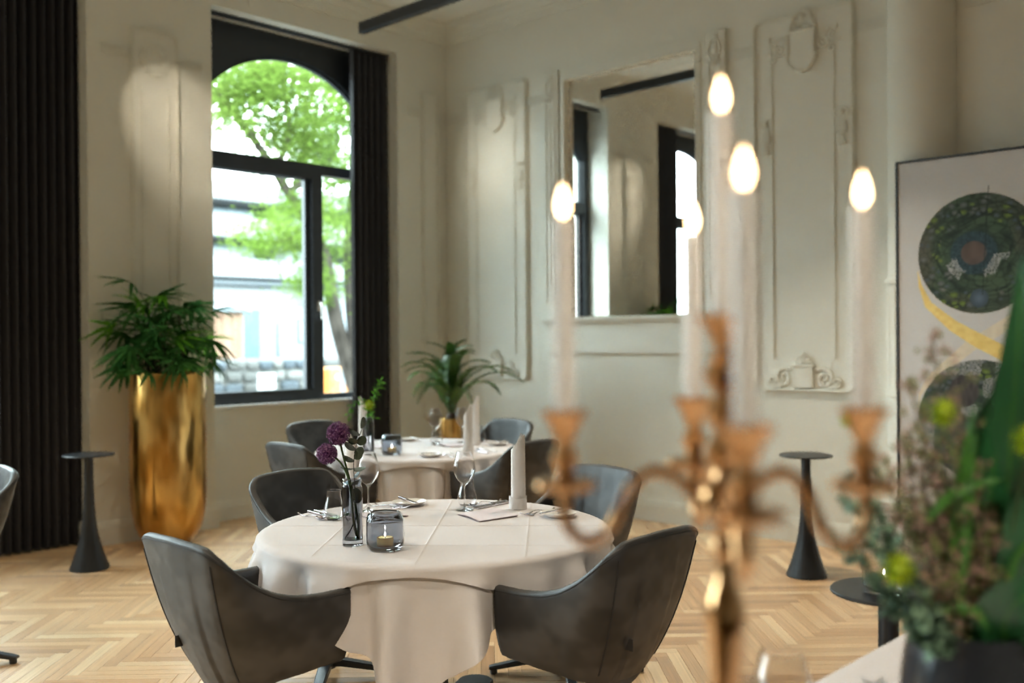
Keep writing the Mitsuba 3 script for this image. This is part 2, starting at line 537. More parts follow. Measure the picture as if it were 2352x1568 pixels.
def run_x(y, x0, x1, **k):     # on a wall that faces -y
    m = trimesh.creation.extrude_polygon(skirting(1, **k), x1 - x0, engine='earcut')
    return place(m, np.array([[0, 0, 1, x0], [-1, 0, 0, y], [0, 1, 0, 0], [0, 0, 0, 1.0]]))


base = []
for i in range(0, len(ys), 2):
    base.append(run_y(W, ys[i] - (0.022 if i else 0), min(ys[i + 1] + 0.022, M)))
for y0, y1 in NICHES:
    base += [run_y(NX, y0, y1, h=0.16, d=0.018), run_x(y1, NX, W + 0.02)]
struct('baseboard_left', cat(base), 'wall_paint', 'cream moulded baseboard under the windows', smooth=False)
struct('baseboard_back', cat(run_x(M, W, -2.73), run_x(M, -2.24, XR)), 'wall_paint', 'cream moulded baseboard of the mirror wall', smooth=False)

# cornice below the ceiling
def cornice(pts):
    return Polygon(pts)


cp = [(0, 4.222), (0.018, 4.226), (0.030, 4.240), (0.030, 4.252), (0.040, 4.258), (0.040, 4.300), (0.052, 4.312), (0.070, 4.335), (0.074, 4.352), (0.10, 4.372), (0.115, 4.385), (0.115, H), (0, H)]
cm = trimesh.creation.extrude_polygon(Polygon(cp), M - YB, engine='earcut')
struct('trim_1', place(cm, np.array([[1, 0, 0, W], [0, 0, -1, M], [0, 1, 0, 0], [0, 0, 0, 1.0]])), 'wall_paint', 'cream cornice above the windows', smooth=False)
cm = trimesh.creation.extrude_polygon(Polygon(cp), XR - W, engine='earcut')
struct('trim_2', place(cm, np.array([[0, 0, 1, W], [-1, 0, 0, M], [0, 1, 0, 0], [0, 0, 0, 1.0]])), 'wall_paint', 'cream cornice above the mirror wall', smooth=False)

# reeded string-course bands
def band(length):
    g = [rbox(0, length, -0.034, 0.034, 0, 0.010, 0.002)]
    g += [rbox(0, length, z - 0.004, z + 0.004, 0.010, 0.016, 0.002) for z in np.linspace(-0.028, 0.028, 6)]
    return cat(g)


bands = [place(band(b - a), onto_mirror_wall(a, M, 3.512)) for a, b in ((-6.985, -6.72), (-5.915, -5.715), (-3.92, -3.69), (-2.94, -2.69), (-2.26, 2.0))]
struct('trim_3', cat(bands), 'wall_paint', 'reeded stucco bands at the height of the mirror top', smooth=False)
bands = [place(band(b - a), onto_window_wall(W, a, 3.545)) for a, b in ((3.125, 3.325), (3.715, 3.895), (5.975, 6.125), (6.33, 6.435), (0.30, 0.50), (0.89, 1.06))]
struct('trim_4', cat(bands), 'wall_paint', 'reeded stucco bands on the piers of the window wall', smooth=False)


# stucco panels: a raised field in a rounded moulding, with crest, tassels and scrolls
def rrect(w, h, r):
    return sbox(-w / 2 + r, -h / 2 + r, w / 2 - r, h / 2 - r).buffer(r, quad_segs=8)


def spiral(cx, cy, r0, turns, sgn, a0, rad=0.011, z=0.006, tail=None, n=40):
    s = np.linspace(0, 1, n)
    a = a0 + sgn * turns * 2 * PI * s
    r = r0 * (1 - 0.86 * s)
    p = np.stack([cx + r * np.cos(a), cy + r * np.sin(a), np.full(n, z)], -1)
    if tail is not None:
        p = np.vstack([np.linspace([*tail, z], p[0], 6)[:-1], p])
    return tube(p, np.linspace(rad, rad * 0.55, len(p)), 7, flat=0.8)


def blob(cx, cy, rx, ry, rz=0.012):
    m = trimesh.creation.icosphere(2, 1.0); m.apply_scale((rx, ry, rz)); m.apply_translation((cx, cy, 0.004)); return m


def crest(s=1.0):
    sh = Polygon([(-0.105, 0.10), (-0.095, -0.04), (-0.112, -0.075), (-0.09, -0.125), (-0.045, -0.16), (0, -0.175), (0.045, -0.16), (0.09, -0.125), (0.112, -0.075), (0.095, -0.04), (0.105, 0.10), (0.06, 0.115), (0, 0.108), (-0.06, 0.115)])
    g = [extrude(sh.buffer(0.004), 0.024, 0.006)]
    rim = sh.buffer(0.006).difference(sh.buffer(-0.008))
    m = extrude(rim, 0.034, 0.004); g.append(m)
    g += [spiral(-0.035, 0.155, 0.036, 1.2, 1, 0.3), spiral(0.035, 0.155, 0.036, 1.2, -1, PI - 0.3), blob(0, 0.205, 0.016, 0.024, 0.024), spiral(-0.026, 0.205, 0.022, 1.1, 1, 2.0, 0.009), spiral(0.026, 0.205, 0.022, 1.1, -1, PI - 2.0, 0.009), spiral(-0.070, 0.168, 0.026, 1.1, 1, 2.4, 0.010), spiral(0.070, 0.168, 0.026, 1.1, -1, PI - 2.4, 0.010), blob(-0.098, 0.128, 0.013, 0.024, 0.018), blob(0.098, 0.128, 0.013, 0.024, 0.018), tube([(-0.10, 0.105, 0.012), (-0.05, 0.235, 0.014), (0, 0.255, 0.016), (0.05, 0.235, 0.014), (0.10, 0.105, 0.012)], 0.010, 7)]
    g.append(rbox(-0.075, 0.075, 0.098, 0.118, 0.01, 0.036, 0.004))
    for k in (-1, 1):
        g += [spiral(k * 0.165, 0.005, 0.050, 1.4, k, PI / 2 + k * 0.9, 0.010), spiral(k * 0.225, 0.045, 0.032, 1.2, -k, -PI / 2, 0.008), spiral(k * 0.225, -0.05, 0.030, 1.2, k, PI / 2, 0.008),
              spiral(k * 0.155, 0.075, 0.026, 1.1, -k, 0, 0.008), blob(k * 0.135, 0.055, 0.013, 0.020), blob(k * 0.195, 0.085, 0.018, 0.011), blob(k * 0.262, 0.0, 0.020, 0.010), blob(k * 0.25, 0.09, 0.012, 0.02)]
    return cat(g)


def tassel():
    g = [spiral(-0.018, 0.07, 0.040, 1.3, 1, 0.4, 0.010), spiral(0.018, 0.07, 0.040, 1.3, -1, PI - 0.4, 0.010), blob(0, 0.075, 0.016, 0.024, 0.022)]
    for k in range(5):
        x = (k - 2) * 0.016
        g.append(tube([(x * 0.5, 0.03, 0.006), (x * 0.9, -0.02, 0.012), (x * 1.15, -0.055, 0.012)], [0.007, 0.010, 0.011], 7))
    g += [blob(0, -0.062, 0.042, 0.009, 0.018), blob(0, -0.078, 0.012, 0.010, 0.02)]
    for k in range(4):
        x = (k - 1.5) * 0.014
        g.append(tube([(x * 0.5, -0.085, 0.006), (x, -0.115, 0.010), (x * 1.2, -0.135, 0.010)], [0.006, 0.009, 0.009], 7))
    g.append(blob(0, -0.140, 0.030, 0.008, 0.016))
    return cat(g)


def footing():
    """box with a shell on top between two pairs of scrolls"""
    g = [rbox(-0.074, 0.074, 0, 0.150, 0, 0.026, 0.004), rbox(-0.085, 0.085, 0.146, 0.164, 0, 0.034, 0.004)]
    for k in range(7):
        a = PI * (k + 0.5) / 7
        g.append(tube([(0.012 * math.cos(a), 0.166 + 0.008 * math.sin(a), 0.01), (0.058 * math.cos(a), 0.168 + 0.066 * math.sin(a), 0.012)], [0.006, 0.013], 7))
    g += [blob(0, 0.238, 0.012, 0.010, 0.018), blob(0, 0.182, 0.022, 0.016, 0.028)]
    for k in (-1, 1):
        g += [spiral(k * 0.150, 0.068, 0.066, 1.6, -k, PI / 2, 0.014, tail=(k * 0.08, 0.13)), spiral(k * 0.150, 0.068, 0.040, 1.0, -k, -PI / 2, 0.010),
              spiral(k * 0.240, 0.042, 0.036, 1.4, k, -PI / 2, 0.011, tail=(k * 0.17, 0.008)), blob(k * 0.195, 0.10, 0.016, 0.022), blob(k * 0.218, 0.012, 0.03, 0.010)]
    return cat(g)


def panel(n, place_, w, h, label, rich=True, field=0.014, small=False):
    """place_(dx, dz, d): matrix that puts local xy at (dx, dz) of the panel's centre, d in front of the wall"""
    t = f'trim_{n}'
    labels[t] = {'label': label, 'category': 'trim', 'kind': 'structure'}
    r = 0.055 if not small else 0.05
    outer = rrect(w, h, r)
    obj('field', place(extrude(outer, field, 0.004), place_(0, 0, 0)), 'wall_paint', t, False)
    ringm = outer.difference(rrect(w - 0.050, h - 0.050, r - 0.015))
    ring2 = rrect(w - 0.012, h - 0.012, r - 0.004).difference(rrect(w - 0.038, h - 0.038, r - 0.012))
    obj('moulding', place(cat(extrude(ringm, field + 0.010, 0.005), extrude(ring2, field + 0.022, 0.006)), place_(0, 0, 0)), 'wall_paint', t, False)
    if rich:
        for k in (-1, 1):
            obj('fillet', place(rbox(-0.005, 0.005, -h / 2 + 0.24, h / 2 - 0.50, 0, 0.010, 0.003), place_(k * w * 0.305, 0, field)), 'wall_paint', t, False)
            obj('fillet', place(rbox(-0.004, 0.004, -0.165, 0.165, 0, 0.009, 0.003), place_(k * (w / 2 - 0.145), h / 2 - 0.37, field)), 'wall_paint', t, False)
            obj('tassel', place(tassel(), place_(k * (w / 2 - 0.095), h / 2 - 0.82, field)), 'wall_paint', t, 50)
        obj('crest', place(crest(), place_(0, h / 2 - 0.245, field)), 'wall_paint', t, 40)
        obj('footing', place(footing(), place_(0, -h / 2 + 0.032, field)), 'wall_paint', t, 40)
    elif not small:
        for k in (-1, 1):
            obj('fillet', place(rbox(-0.005, 0.005, -h / 2 + 0.1, h / 2 - 0.42, 0, 0.010, 0.003), place_(k * 0.105, 0, field)), 'wall_paint', t, False)
        g = []
        for a in np.arange(4) * PI / 2 + PI / 4:
            g += [spiral(0.085 * math.cos(a), 0.085 * math.sin(a), 0.032, 1.2, 1, a, 0.010), blob(0.10 * math.cos(a + 0.6), 0.10 * math.sin(a + 0.6), 0.026, 0.015), blob(0.09 * math.cos(a - 0.7), 0.09 * math.sin(a - 0.7), 0.015, 0.024)]
        aa = np.linspace(0, 2 * PI, 49)[:-1]
        g.append(tube(np.stack([0.070 * np.cos(aa), 0.078 * np.sin(aa), 0 * aa + 0.006], -1), 0.011, 7, closed=True))
        g += [blob(0, 0.105, 0.06, 0.014), blob(0, -0.105, 0.05, 0.013), blob(-0.105, 0, 0.013, 0.05), blob(0.105, 0, 0.013, 0.05)]
        obj('cartouche', place(cat(g), place_(0, h / 2 - 0.235, field)), 'wall_paint', t, 40)


def on_back(cx, cz):
    return lambda dx, dz, d: onto_mirror_wall(cx + dx, M, cz + dz, d)


def on_left(cy, cz):
    return lambda dy, dz, d: onto_window_wall(W, cy + dy, cz + dz, d)


panel(5, on_back(-6.315, 2.405), 0.79, 2.66, 'stucco panel with crest and tassels left of the mirror')
panel(6, on_back(-3.313, 2.38), 0.76, 2.65, 'stucco panel with crest and tassels right of the mirror')
panel(7, on_left(3.520, 2.13), 0.375, 3.24, 'narrow stucco panel with square cartouche behind the palm', rich=False)
panel(8, on_left(0.675, 2.13), 0.375, 3.24, 'narrow stucco panel beside the second window', rich=False)
panel(9, on_left(6.23, 2.23), 0.20, 3.06, 'very narrow plain stucco panel in the corner', rich=False, small=True)

# mirror surround: mouldings, fluted pilasters, shelf and apron
t = 'trim_10'
labels[t] = {'label': 'stucco surround of the mirror with pilasters, shelf and apron', 'category': 'trim', 'kind': 'structure'}
mo = sbox(-5.536, MZ0 - 0.02, -4.098, 3.716)
hole = sbox(MX0, MZ0, MX1, MZ1)
obj('architrave', place(cat(extrude(mo.difference(hole), 0.022, 0.004), extrude(sbox(-5.50, MZ0, -4.134, 3.665).difference(hole), 0.034, 0.004), extrude(hole.buffer(0.018, join_style=2).difference(hole), 0.040, 0.003)),
                        np.array([[1, 0, 0, 0], [0, 0, -1, M], [0, 1, 0, 0], [0, 0, 0, 1.0]])), 'wall_paint', t, False)
for x0, x1 in ((-5.715, -5.545), (-4.09, -3.918)):
    xm = (x0 + x1) / 2
    obj('pilaster', cat(rbox(x0, x1, M - 0.036, M, 1.33, 3.72, 0.004), rbox(x0 + 0.030, x0 + 0.044, M - 0.046, M - 0.03, 1.75, 3.46, 0.003), rbox(x1 - 0.044, x1 - 0.030, M - 0.046, M - 0.03, 1.75, 3.46, 0.003),
                        rbox(xm - 0.008, xm + 0.008, M - 0.046, M - 0.03, 1.9, 3.40, 0.003)), 'wall_paint', t, False)
    aa = np.linspace(0, 2 * PI, 41)[:-1]
    orn = [tube(np.stack([0.050 * np.cos(aa), 0.070 * np.sin(aa), 0 * aa + 0.004], -1), 0.008, 7, closed=True), blob(0, 0, 0.03, 0.048, 0.012), spiral(-0.03, -0.10, 0.022, 1.2, 1, 1.0, 0.007), spiral(0.03, -0.10, 0.022, 1.2, -1, 2.1, 0.007),
           blob(0, 0.092, 0.036, 0.014), blob(0, -0.10, 0.010, 0.03)]
    obj('pilaster_ornament', place(cat(orn), onto_mirror_wall(xm, M - 0.036, 3.585)), 'wall_paint', t, 40)
obj('shelf', cat(rbox(-5.72, -3.912, M - 0.085, M, 1.588, 1.622, 0.006), rbox(-5.70, -3.93, M - 0.060, M, 1.568, 1.59, 0.005)), 'wall_paint', t, False)
obj('apron', rbox(-5.70, -3.93, M - 0.030, M, 1.318, 1.57, 0.004), 'wall_paint', t, False)
tag(obj('wall_mirror', box(MX0 - 0.0, MX1 + 0.0, M + 0.022, M + 0.03, MZ0, MZ1), 'mirror_silver', smooth=False), 'tall rectangular mirror above the stucco shelf', 'mirror')

# round column right of the stucco panel, fluted below
cx_, cy_ = -2.485, 6.42
struct('column', lathe([(0.0, 1.70), (0.222, 1.70), (0.222, 1.775), (0.236, 1.778), (0.236, 1.80), (0.218, 1.815), (0.212, 1.83), (0.205, 4.15), (0.225, 4.17), (0.225, 4.20), (0.25, 4.22), (0.25, 4.40), (0, 4.40)], 56, (cx_, cy_, 0)),
       'wall_paint', 'round cream column behind the framed picture', smooth=30)
labels['column']['kind'] = 'structure'
aa = np.linspace(0, 2 * PI, 20 * 10 + 1)[:-1]
rr = 0.226 - 0.012 * np.abs(np.cos(aa * 10)) ** 0.6
flute = trimesh.creation.extrude_polygon(Polygon(np.stack([rr * np.cos(aa), rr * np.sin(aa)], -1)), 0.66, engine='earcut')
flute.apply_translation((cx_, cy_, 1.10))
obj('fluted_drum', flute, 'wall_paint', 'column', False)
obj('pedestal', lathe([(0, 0), (0.25, 0), (0.25, 0.16), (0.225, 0.19), (0.212, 0.21), (0.212, 0.72), (0.222, 0.78), (0.228, 1.05), (0.236, 1.06), (0.236, 1.10), (0, 1.10)], 48, (cx_, cy_, 0)), 'wall_paint', 'column')
# ------------------------------------------------------------------ chairs
def smooth01(t):
    t = np.clip(t, 0, 1); return t * t * (3 - 2 * t)


def u_path(wf, wb, yf, yb, rc, n=61):
    """half of a U seen from above: from the front of the right arm to the middle of the back; returns n points (x >= 0)"""
    p = [(wf, yf), (wf * 0.55 + wb * 0.45, 0.5 * (yf + yb) + 0.02), (wb, yb + rc)]
    a = np.linspace(0, PI / 2, 12)[1:]
    p += [(wb - rc + rc * math.cos(t), yb + rc - rc * math.sin(t)) for t in a]
    p += [(wb * 0.35, yb - 0.010), (0, yb - 0.014)]
    p = np.array(p)
    s = np.r_[0, np.cumsum(np.linalg.norm(np.diff(p, axis=0), axis=1))]
    q = np.linspace(0, s[-1], n)
    return np.stack([np.interp(q, s, p[:, 0]), np.interp(q, s, p[:, 1])], -1), q / s[-1]


def chair_shell():
    n = 61
    rim, s = u_path(0.250, 0.236, 0.190, -0.275, 0.070, n)
    low, _ = u_path(0.222, 0.182, 0.185, -0.135, 0.11, n)
    # height of the rim: flat arm, concave sweep, high back
    k = np.interp(s, [0, 0.30, 0.66, 0.75, 1.0], [0, 0, 1, 1, 1])
    sweep = np.interp(s, [0.0, 0.16, 0.28, 0.38, 0.48, 0.56, 0.64, 0.72, 0.80, 1.0], [0.668, 0.668, 0.676, 0.695, 0.731, 0.774, 0.820, 0.851, 0.858, 0.864])
    from scipy.ndimage import gaussian_filter1d
    hz = gaussian_filter1d(sweep, 1.6, mode='nearest')
    lz = np.interp(s, [0, 0.35, 0.7, 1.0], [0.455, 0.435, 0.412, 0.405])
    nv = 15
    v = np.linspace(0, 1, nv)

    def surf(off, top_drop=0.0):
        rows = []
        for i in range(n):
            R_, L_ = np.r_[rim[i], hz[i] - top_drop], np.r_[low[i], lz[i]]
            d = rim[min(i + 1, n - 1)] - rim[max(i - 1, 0)]
            nx = np.array([-d[1], d[0]]); nx = nx / np.linalg.norm(nx)
            nx = nx * (1 if nx @ (rim[i] - [0, 0.05]) > 0 or i < 4 else -1)
            if i < 4:
                nx = np.array([1.0, 0.0])
            bul = 0.024 * np.sin(PI * v ** 0.8) * (0.6 + 0.4 * smooth01((s[i] - 0.1) / 0.5))
            pt = L_[None] * (1 - v[:, None]) + R_[None] * v[:, None]
            pt[:, :2] += nx * (bul - off)[:, None]
            rows.append(pt)
        return np.array(rows)
    th = 0.033
    O = surf(np.zeros(nv))
    I = surf(np.full(nv, th), 0.0)
    # the rim is rounded by three rows between the outer and the inner face
    cap = []
    for w, up in ((0.18, 0.007), (0.5, 0.011), (0.82, 0.007)):
        q = O[:, -1] * (1 - w) + I[:, -1] * w; q = q.copy(); q[:, 2] += up; cap.append(q)
    # arm front end rounded in the same way: path across v is [outer rows bottom->top, cap, inner rows top->bottom]
    half = np.concatenate([O, np.stack(cap, 1), I[:, ::-1]], axis=1)      # n x m x 3
    front = half[0].mean(axis=0)
    endcap = half[0] * 0.55 + np.concatenate([I[0], np.stack(cap, 1)[0], O[0][::-1]])[: len(half[0])] * 0.45
    endcap = endcap.copy(); endcap[:, 1] += 0.012
    half = np.concatenate([endcap[None], half], axis=0)
    full = np.concatenate([half, half[::-1][1:] * [-1, 1, 1]], axis=0)
    nu, m = full.shape[:2]
    P_ = full.reshape(-1, 3)
    i, j = np.meshgrid(np.arange(nu - 1), np.arange(m - 1), indexing='ij')
    a = (i * m + j).ravel(); b = a + m
    f = np.vstack([np.stack([a, a + 1, b + 1], 1), np.stack([a, b + 1, b], 1)])
    # ends of the arms
    for e in (0, nu - 1):
        for j in range(m // 2):
            q = [e * m + j, e * m + j + 1, e * m + m - 2 - j, e * m + m - 1 - j]
            tri = [(q[0], q[1], q[2]), (q[0], q[2], q[3])]
            f = np.vstack([f, [t if e else t[::-1] for t in tri]])
    shell = trimesh.Trimesh(P_, f, process=False)
    # the underside, a shallow bowl
    half_l = np.array([np.r_[low[i], lz[i]] for i in range(n)])
    nn = 13
    rows = []
    for i in range(n):
        x = np.linspace(-1, 1, nn)
        drop = 0.022 * (1 - x ** 2) * smooth01(s[i] * 4)
        rows.append(np.stack([half_l[i, 0] * x, np.full(nn, half_l[i, 1]), half_l[i, 2] - drop], -1))
    rows = np.array(rows)
    i, j = np.meshgrid(np.arange(n - 1), np.arange(nn - 1), indexing='ij')
    a = (i * nn + j).ravel(); b = a + nn
    f2 = np.vstack([np.stack([a, a + 1, b + 1], 1), np.stack([a, b + 1, b], 1)])
    under = trimesh.Trimesh(rows.reshape(-1, 3), f2, process=False)
    # seam lines
    def strip(pts, r=0.0026):
        return tube(pts, r, 5)
    seams = []
    for k in (1, -1):
        i = int(n * 0.70)
        seams.append(strip(O[i, 1:-1] * [k, 1, 1] + [0.0, -0.001, 0]))
        i2 = int(n * 0.42)
        seams.append(strip(I[i2, 4:-1] * [k, 1, 1]))
    edge = (O[:, -1] * 0.90 + O[:, -2] * 0.10) + np.array([0, 0, -0.002])
    full_edge = np.vstack([edge, edge[::-1][1:] * [-1, 1, 1]])
    seams.append(strip(full_edge, 0.0022))
    mid = O[-1]; k_ = int(np.argmin(np.abs(mid[:, 2] - 0.53)))
    return shell, under, cat(seams), mid[k_]


def seat_cushion():
    pl = [(0.150, 0.215), (0.163, 0.195), (0.160, 0.05), (0.142, -0.04), (0.10, -0.08), (0, -0.092)]
    pl = pl + [(-x, y) for x, y in pl[::-1][1:]]
    poly = Polygon(pl).buffer(0.03).buffer(-0.012)
    rings = []
    for z, off in ((0.425, -0.030), (0.430, -0.008), (0.432, 0.0), (0.455, 0.0), (0.472, -0.008), (0.483, -0.030), (0.488, -0.07), (0.490, -0.12)):
        r = np.array(poly.buffer(off).exterior.coords)[:-1]
        a = np.linspace(0, 1, 73)[:-1]
        ls = LineString(np.vstack([r, r[:1]])); st = np.argmin(np.abs(np.arctan2(r[:, 1], r[:, 0])))
        r = np.roll(r, -st, 0)
        if Polygon(r).exterior.is_ccw is False:
            r = np.vstack([r[:1], r[1:][::-1]])
        ls = LineString(np.vstack([r, r[:1]]))
        pts = np.array([ls.interpolate(t, normalized=True).coords[0] for t in a])
        rings.append(np.c_[pts, np.full(len(pts), z)])
    rings = np.array(rings); nr, k = rings.shape[:2]
    v = np.vstack([rings.reshape(-1, 3), [[0, 0, 0.424], [0, 0, 0.492]]])
    f = []
    for i in range(nr - 1):
        for j in range(k):
            q = (j + 1) % k
            f += [(i * k + j, i * k + q, (i + 1) * k + q), (i * k + j, (i + 1) * k + q, (i + 1) * k + j)]
    for j in range(k):
        q = (j + 1) % k
        f += [(nr * k, q, j), (nr * k + 1, (nr - 1) * k + j, (nr - 1) * k + q)]
    return fixed(v, f)


def star_leg(a):
    """a flat tapered arm of the four-star base"""
    prof = [(0.0, 0.032, 0.062, 0.098), (0.06, 0.026, 0.060, 0.088), (0.20, 0.0225, 0.040, 0.062), (0.325, 0.020, 0.020, 0.036), (0.338, 0.017, 0.022, 0.033)]
    v, f = [], []
    for x, w, z0, z1 in prof:
        b = 0.005
        v += [(x, -w, z0), (x, w, z0), (x, w, z1 - b), (x, w - b, z1), (x, -w + b, z1), (x, -w, z1 - b)]
    for i in range(len(prof) - 1):
        for j in range(6):
            k = (j + 1) % 6
            f += [(i * 6 + j, i * 6 + k, i * 6 + 6 + k), (i * 6 + j, i * 6 + 6 + k, i * 6 + 6 + j)]
    e = (len(prof) - 1) * 6
    for j in range(1, 5):
        f += [(0, j + 1, j), (e, e + j, e + j + 1)]
    leg = fixed(v, f)
    glide = lathe([(0, 0), (0.014, 0), (0.016, 0.004), (0.016, 0.020), (0, 0.022)], 14, (0.318, 0, 0))
    return place(cat(leg, glide), xf(0, 0, 0, a))


def make_chair(label, group):
    t = thing('dining_chair', label, 'chair', group)
    sh, un, se, tg = chair_shell()
    obj('shell', cat(sh, un), 'leather', t, 50)
    obj('seams', se, 'seam_thread', t, True, label='dark seam piping')
    obj('seat', seat_cushion(), 'leather', t, 40)
    obj('tag', rbox(-0.083, -0.080, tg[1] - 0.010, tg[1] + 0.02, tg[2] - 0.018, tg[2] + 0.018, 0.001), 'seam_thread', t, False, label='small black fabric tag')
    obj('pole', lathe([(0, 0.05), (0.036, 0.05), (0.036, 0.10), (0.027, 0.11), (0.027, 0.20), (0.0215, 0.205), (0.0215, 0.395), (0.11, 0.40), (0.11, 0.408), (0, 0.408)], 24), 'black_metal', t, 30)
    for k in range(4):
        obj('leg', star_leg(PI / 4 + k * PI / 2), 'black_metal', t, False)
    return t


T1, T2, RT = (-2.77, 2.487), (-4.84, 4.20), 0.62
CH = 'bucket chairs around the two round tables'
# (x, y, heading of the sitter): 0 faces +y
spots = [
    (T1[0] + 0.02, T1[1] - 0.790, 0.00, 'dark leather bucket chair seen from behind at front left of the near round table'),
    (T1[0] + 0.770, T1[1] - 0.03, PI / 2, 'dark leather bucket chair with its back to the golden candelabra'),
    (T1[0] - 0.745, T1[1] + 0.04, -PI / 2, 'dark leather bucket chair behind the purple flowers of the near table'),
    (T1[0] - 0.04, T1[1] + 0.790, PI, 'dark leather bucket chair facing us behind the near table, right of its napkin'),
    (T2[0] - 0.84, T2[1] - 0.05, -PI / 2, 'bucket chair bluish in window light, under the sill at the far table'),
    (T2[0] + 0.04, T2[1] - 0.76, 0.0, 'bucket chair left of the far table with its back to us'),
    (T2[0] + 0.78, T2[1] - 0.02, PI / 2, 'dark bucket chair right of the far table, partly behind the near napkin'),
    (T2[0] - 0.09, T2[1] + 0.70, PI, 'bucket chair bluish in window light at the far right of the far table'),
    (-4.965, 1.465, PI, 'bucket chair cut off by the left edge, in front of the curtain'),
]
c0 = make_chair(spots[0][3], CH)
import copy
for x, y, a, lab in spots[1:]:
    dup(c0, 'dining_chair', lab, xf(x, y, 0, a), CH)
move(c0, xf(spots[0][0], spots[0][1], 0, spots[0][2]))
labels[c0].pop('group'); 
for k in list(labels):
    if k.startswith('dining_chair') and '__' not in k:
        labels[k]['group'] = CH

# ------------------------------------------------------------------ round tables and their cloths
ZT = 0.752      # upper face of the top cloth


def drape(half, R, zt, rot, seed, gap, crease, n=150):
    """a square cloth of half-width `half` lying on a disc and hanging over its rim in folds"""
    g = np.linspace(-half, half, n)
    g = np.unique(np.r_[g, [c + d for c in crease for d in (-0.004, 0, 0.004)]])
    u, v = np.meshgrid(g, g, indexing='ij')
    rho, th = np.hypot(u, v), np.arctan2(v, u)
    h = np.maximum(rho - R, 0)
    tw = th + rot
    # folds gather where the cloth has most to spare, at its corners
    fold = (np.sin(19 * tw + 0.6 + 0.8 * np.sin(3 * tw)) + 0.6 * np.sin(11 * tw + 2.1 + seed) + 0.40 * np.sin(31 * tw + 0.7 * seed)) / 1.7
    hs = np.minimum(h, 0.42)
    swing = np.maximum(hs * (0.15 + 0.30 * fold) * smooth01(hs / 0.09), -0.012) + gap * smooth01(h / 0.02)
    bend = 0.012
    hb = np.minimum(h, bend * PI / 2)
    r = np.where(h > 0, R + bend * np.sin(hb / bend) + swing, rho)
    z = np.where(h > 0, zt - bend * (1 - np.cos(hb / bend)) - np.maximum(h - bend * PI / 2, 0) * (0.985 - 0.05 * np.abs(fold)), zt)
    for c in crease:
        for q in (u, v):
            z = z + np.where(rho < R + 0.002, 0.0022 * np.exp(-((q - c) / 0.0035) ** 2), 0)
    soft = meshkit.fbm(np.stack([u * 5 + seed, v * 5, u * 0 + seed], -1), 3, 1) - 0.5
    z = z + np.where(rho < R, 0.0016 * soft, 0)
    x, y = r * np.cos(th), r * np.sin(th)
    Pn = np.stack([x, y, z], -1).reshape(-1, 3)
    k = len(g)
    i, j = np.meshgrid(np.arange(k - 1), np.arange(k - 1), indexing='ij')
    a = (i * k + j).ravel(); b = a + k
    f = np.vstack([np.stack([a, b, b + 1], 1), np.stack([a, b + 1, a + 1], 1)])
    return place(slab(Pn, f, 0.0012), xf(0, 0, 0, rot))


def round_table(c, rot, seed, lab, lab_under, lab_over, legrot):
    t = thing('round_table', lab, 'table', 'round dining tables')
    obj('tabletop', place(lathe([(0, 0.715), (RT - 0.03, 0.715), (RT - 0.012, 0.722), (RT - 0.010, 0.744), (0, 0.744)], 64), xf(*c)), 'dark_wood', t, 30)
    obj('column', place(lathe([(0, 0.03), (0.055, 0.03), (0.045, 0.06), (0.04, 0.2), (0.04, 0.68), (0.12, 0.70), (0.12, 0.715), (0, 0.715)], 28), xf(*c)), 'black_metal', t, 30)
    for k in range(4):
        obj('foot', place(extrude(LineString([(0.02, 0), (0.45, 0)]).buffer(0.075), 0.024, 0.006), xf(c[0], c[1], 0.004, legrot + k * PI / 2)), 'black_metal', t, False)
    a = obj('tablecloth', place(drape(0.79, RT - 0.002, 0.7475, rot + PI / 4, seed, 0.006, (-0.36, 0.0, 0.36)), xf(*c)), 'table_linen', None, True)
    tag(a, lab_under, 'tablecloth', 'white cloths on the round tables')
    b = obj('tablecloth', place(drape(0.665, RT + 0.002, 0.7512, rot, seed, 0.018, (-0.345, 0.005, 0.345)), xf(*c)), 'table_linen', None, True)
    tag(b, lab_over, 'tablecloth', 'white cloths on the round tables')


mat('dark_wood', P((0.06, 0.04, 0.03), 0.5))
ROT = math.atan2(_f[1], _f[0]) - PI / 2 - 0.036
round_table(T1, ROT, 0.0, 'near round table hidden under two white cloths', 'lower white cloth of the near round table, its points hanging low', 'creased white top cloth of the near round table', math.atan2(_f[1], _f[0]) - 0.28)
round_table(T2, ROT + 0.10, 1.3, 'far round table by the window under two white cloths', 'lower white cloth of the far round table', 'white top cloth of the far round table', 0.3)

# ------------------------------------------------------------------ slim pedestal side tables
def side_table(label, x, y):
    t = thing('side_table', label, 'side table', 'slim black pedestal tables')
    prof = [(0, 0), (0.118, 0), (0.121, 0.004), (0.120, 0.010), (0.104, 0.05), (0.084, 0.11), (0.064, 0.18), (0.049, 0.25), (0.039, 0.33), (0.033, 0.42), (0.029, 0.53), (0.0275, 0.64), (0.0275, 0.722), (0, 0.722)]
    obj('pedestal', place(lathe(prof, 48), xf(x, y)), 'black_metal', t, 35)
    obj('top', place(lathe([(0, 0.722), (0.154, 0.722), (0.157, 0.725), (0.157, 0.729), (0.154, 0.732), (0, 0.732)], 64), xf(x, y)), 'black_metal', t, 35)
    return t


side_table('slim black trumpet-foot side table in front of the left curtain', -6.34, 2.729)
side_table('slim black trumpet-foot side table standing free before the stucco panel', -2.866, 5.57)
side_table('black side table beside the bouquet, carrying a glass hurricane', -1.17, 2.755)

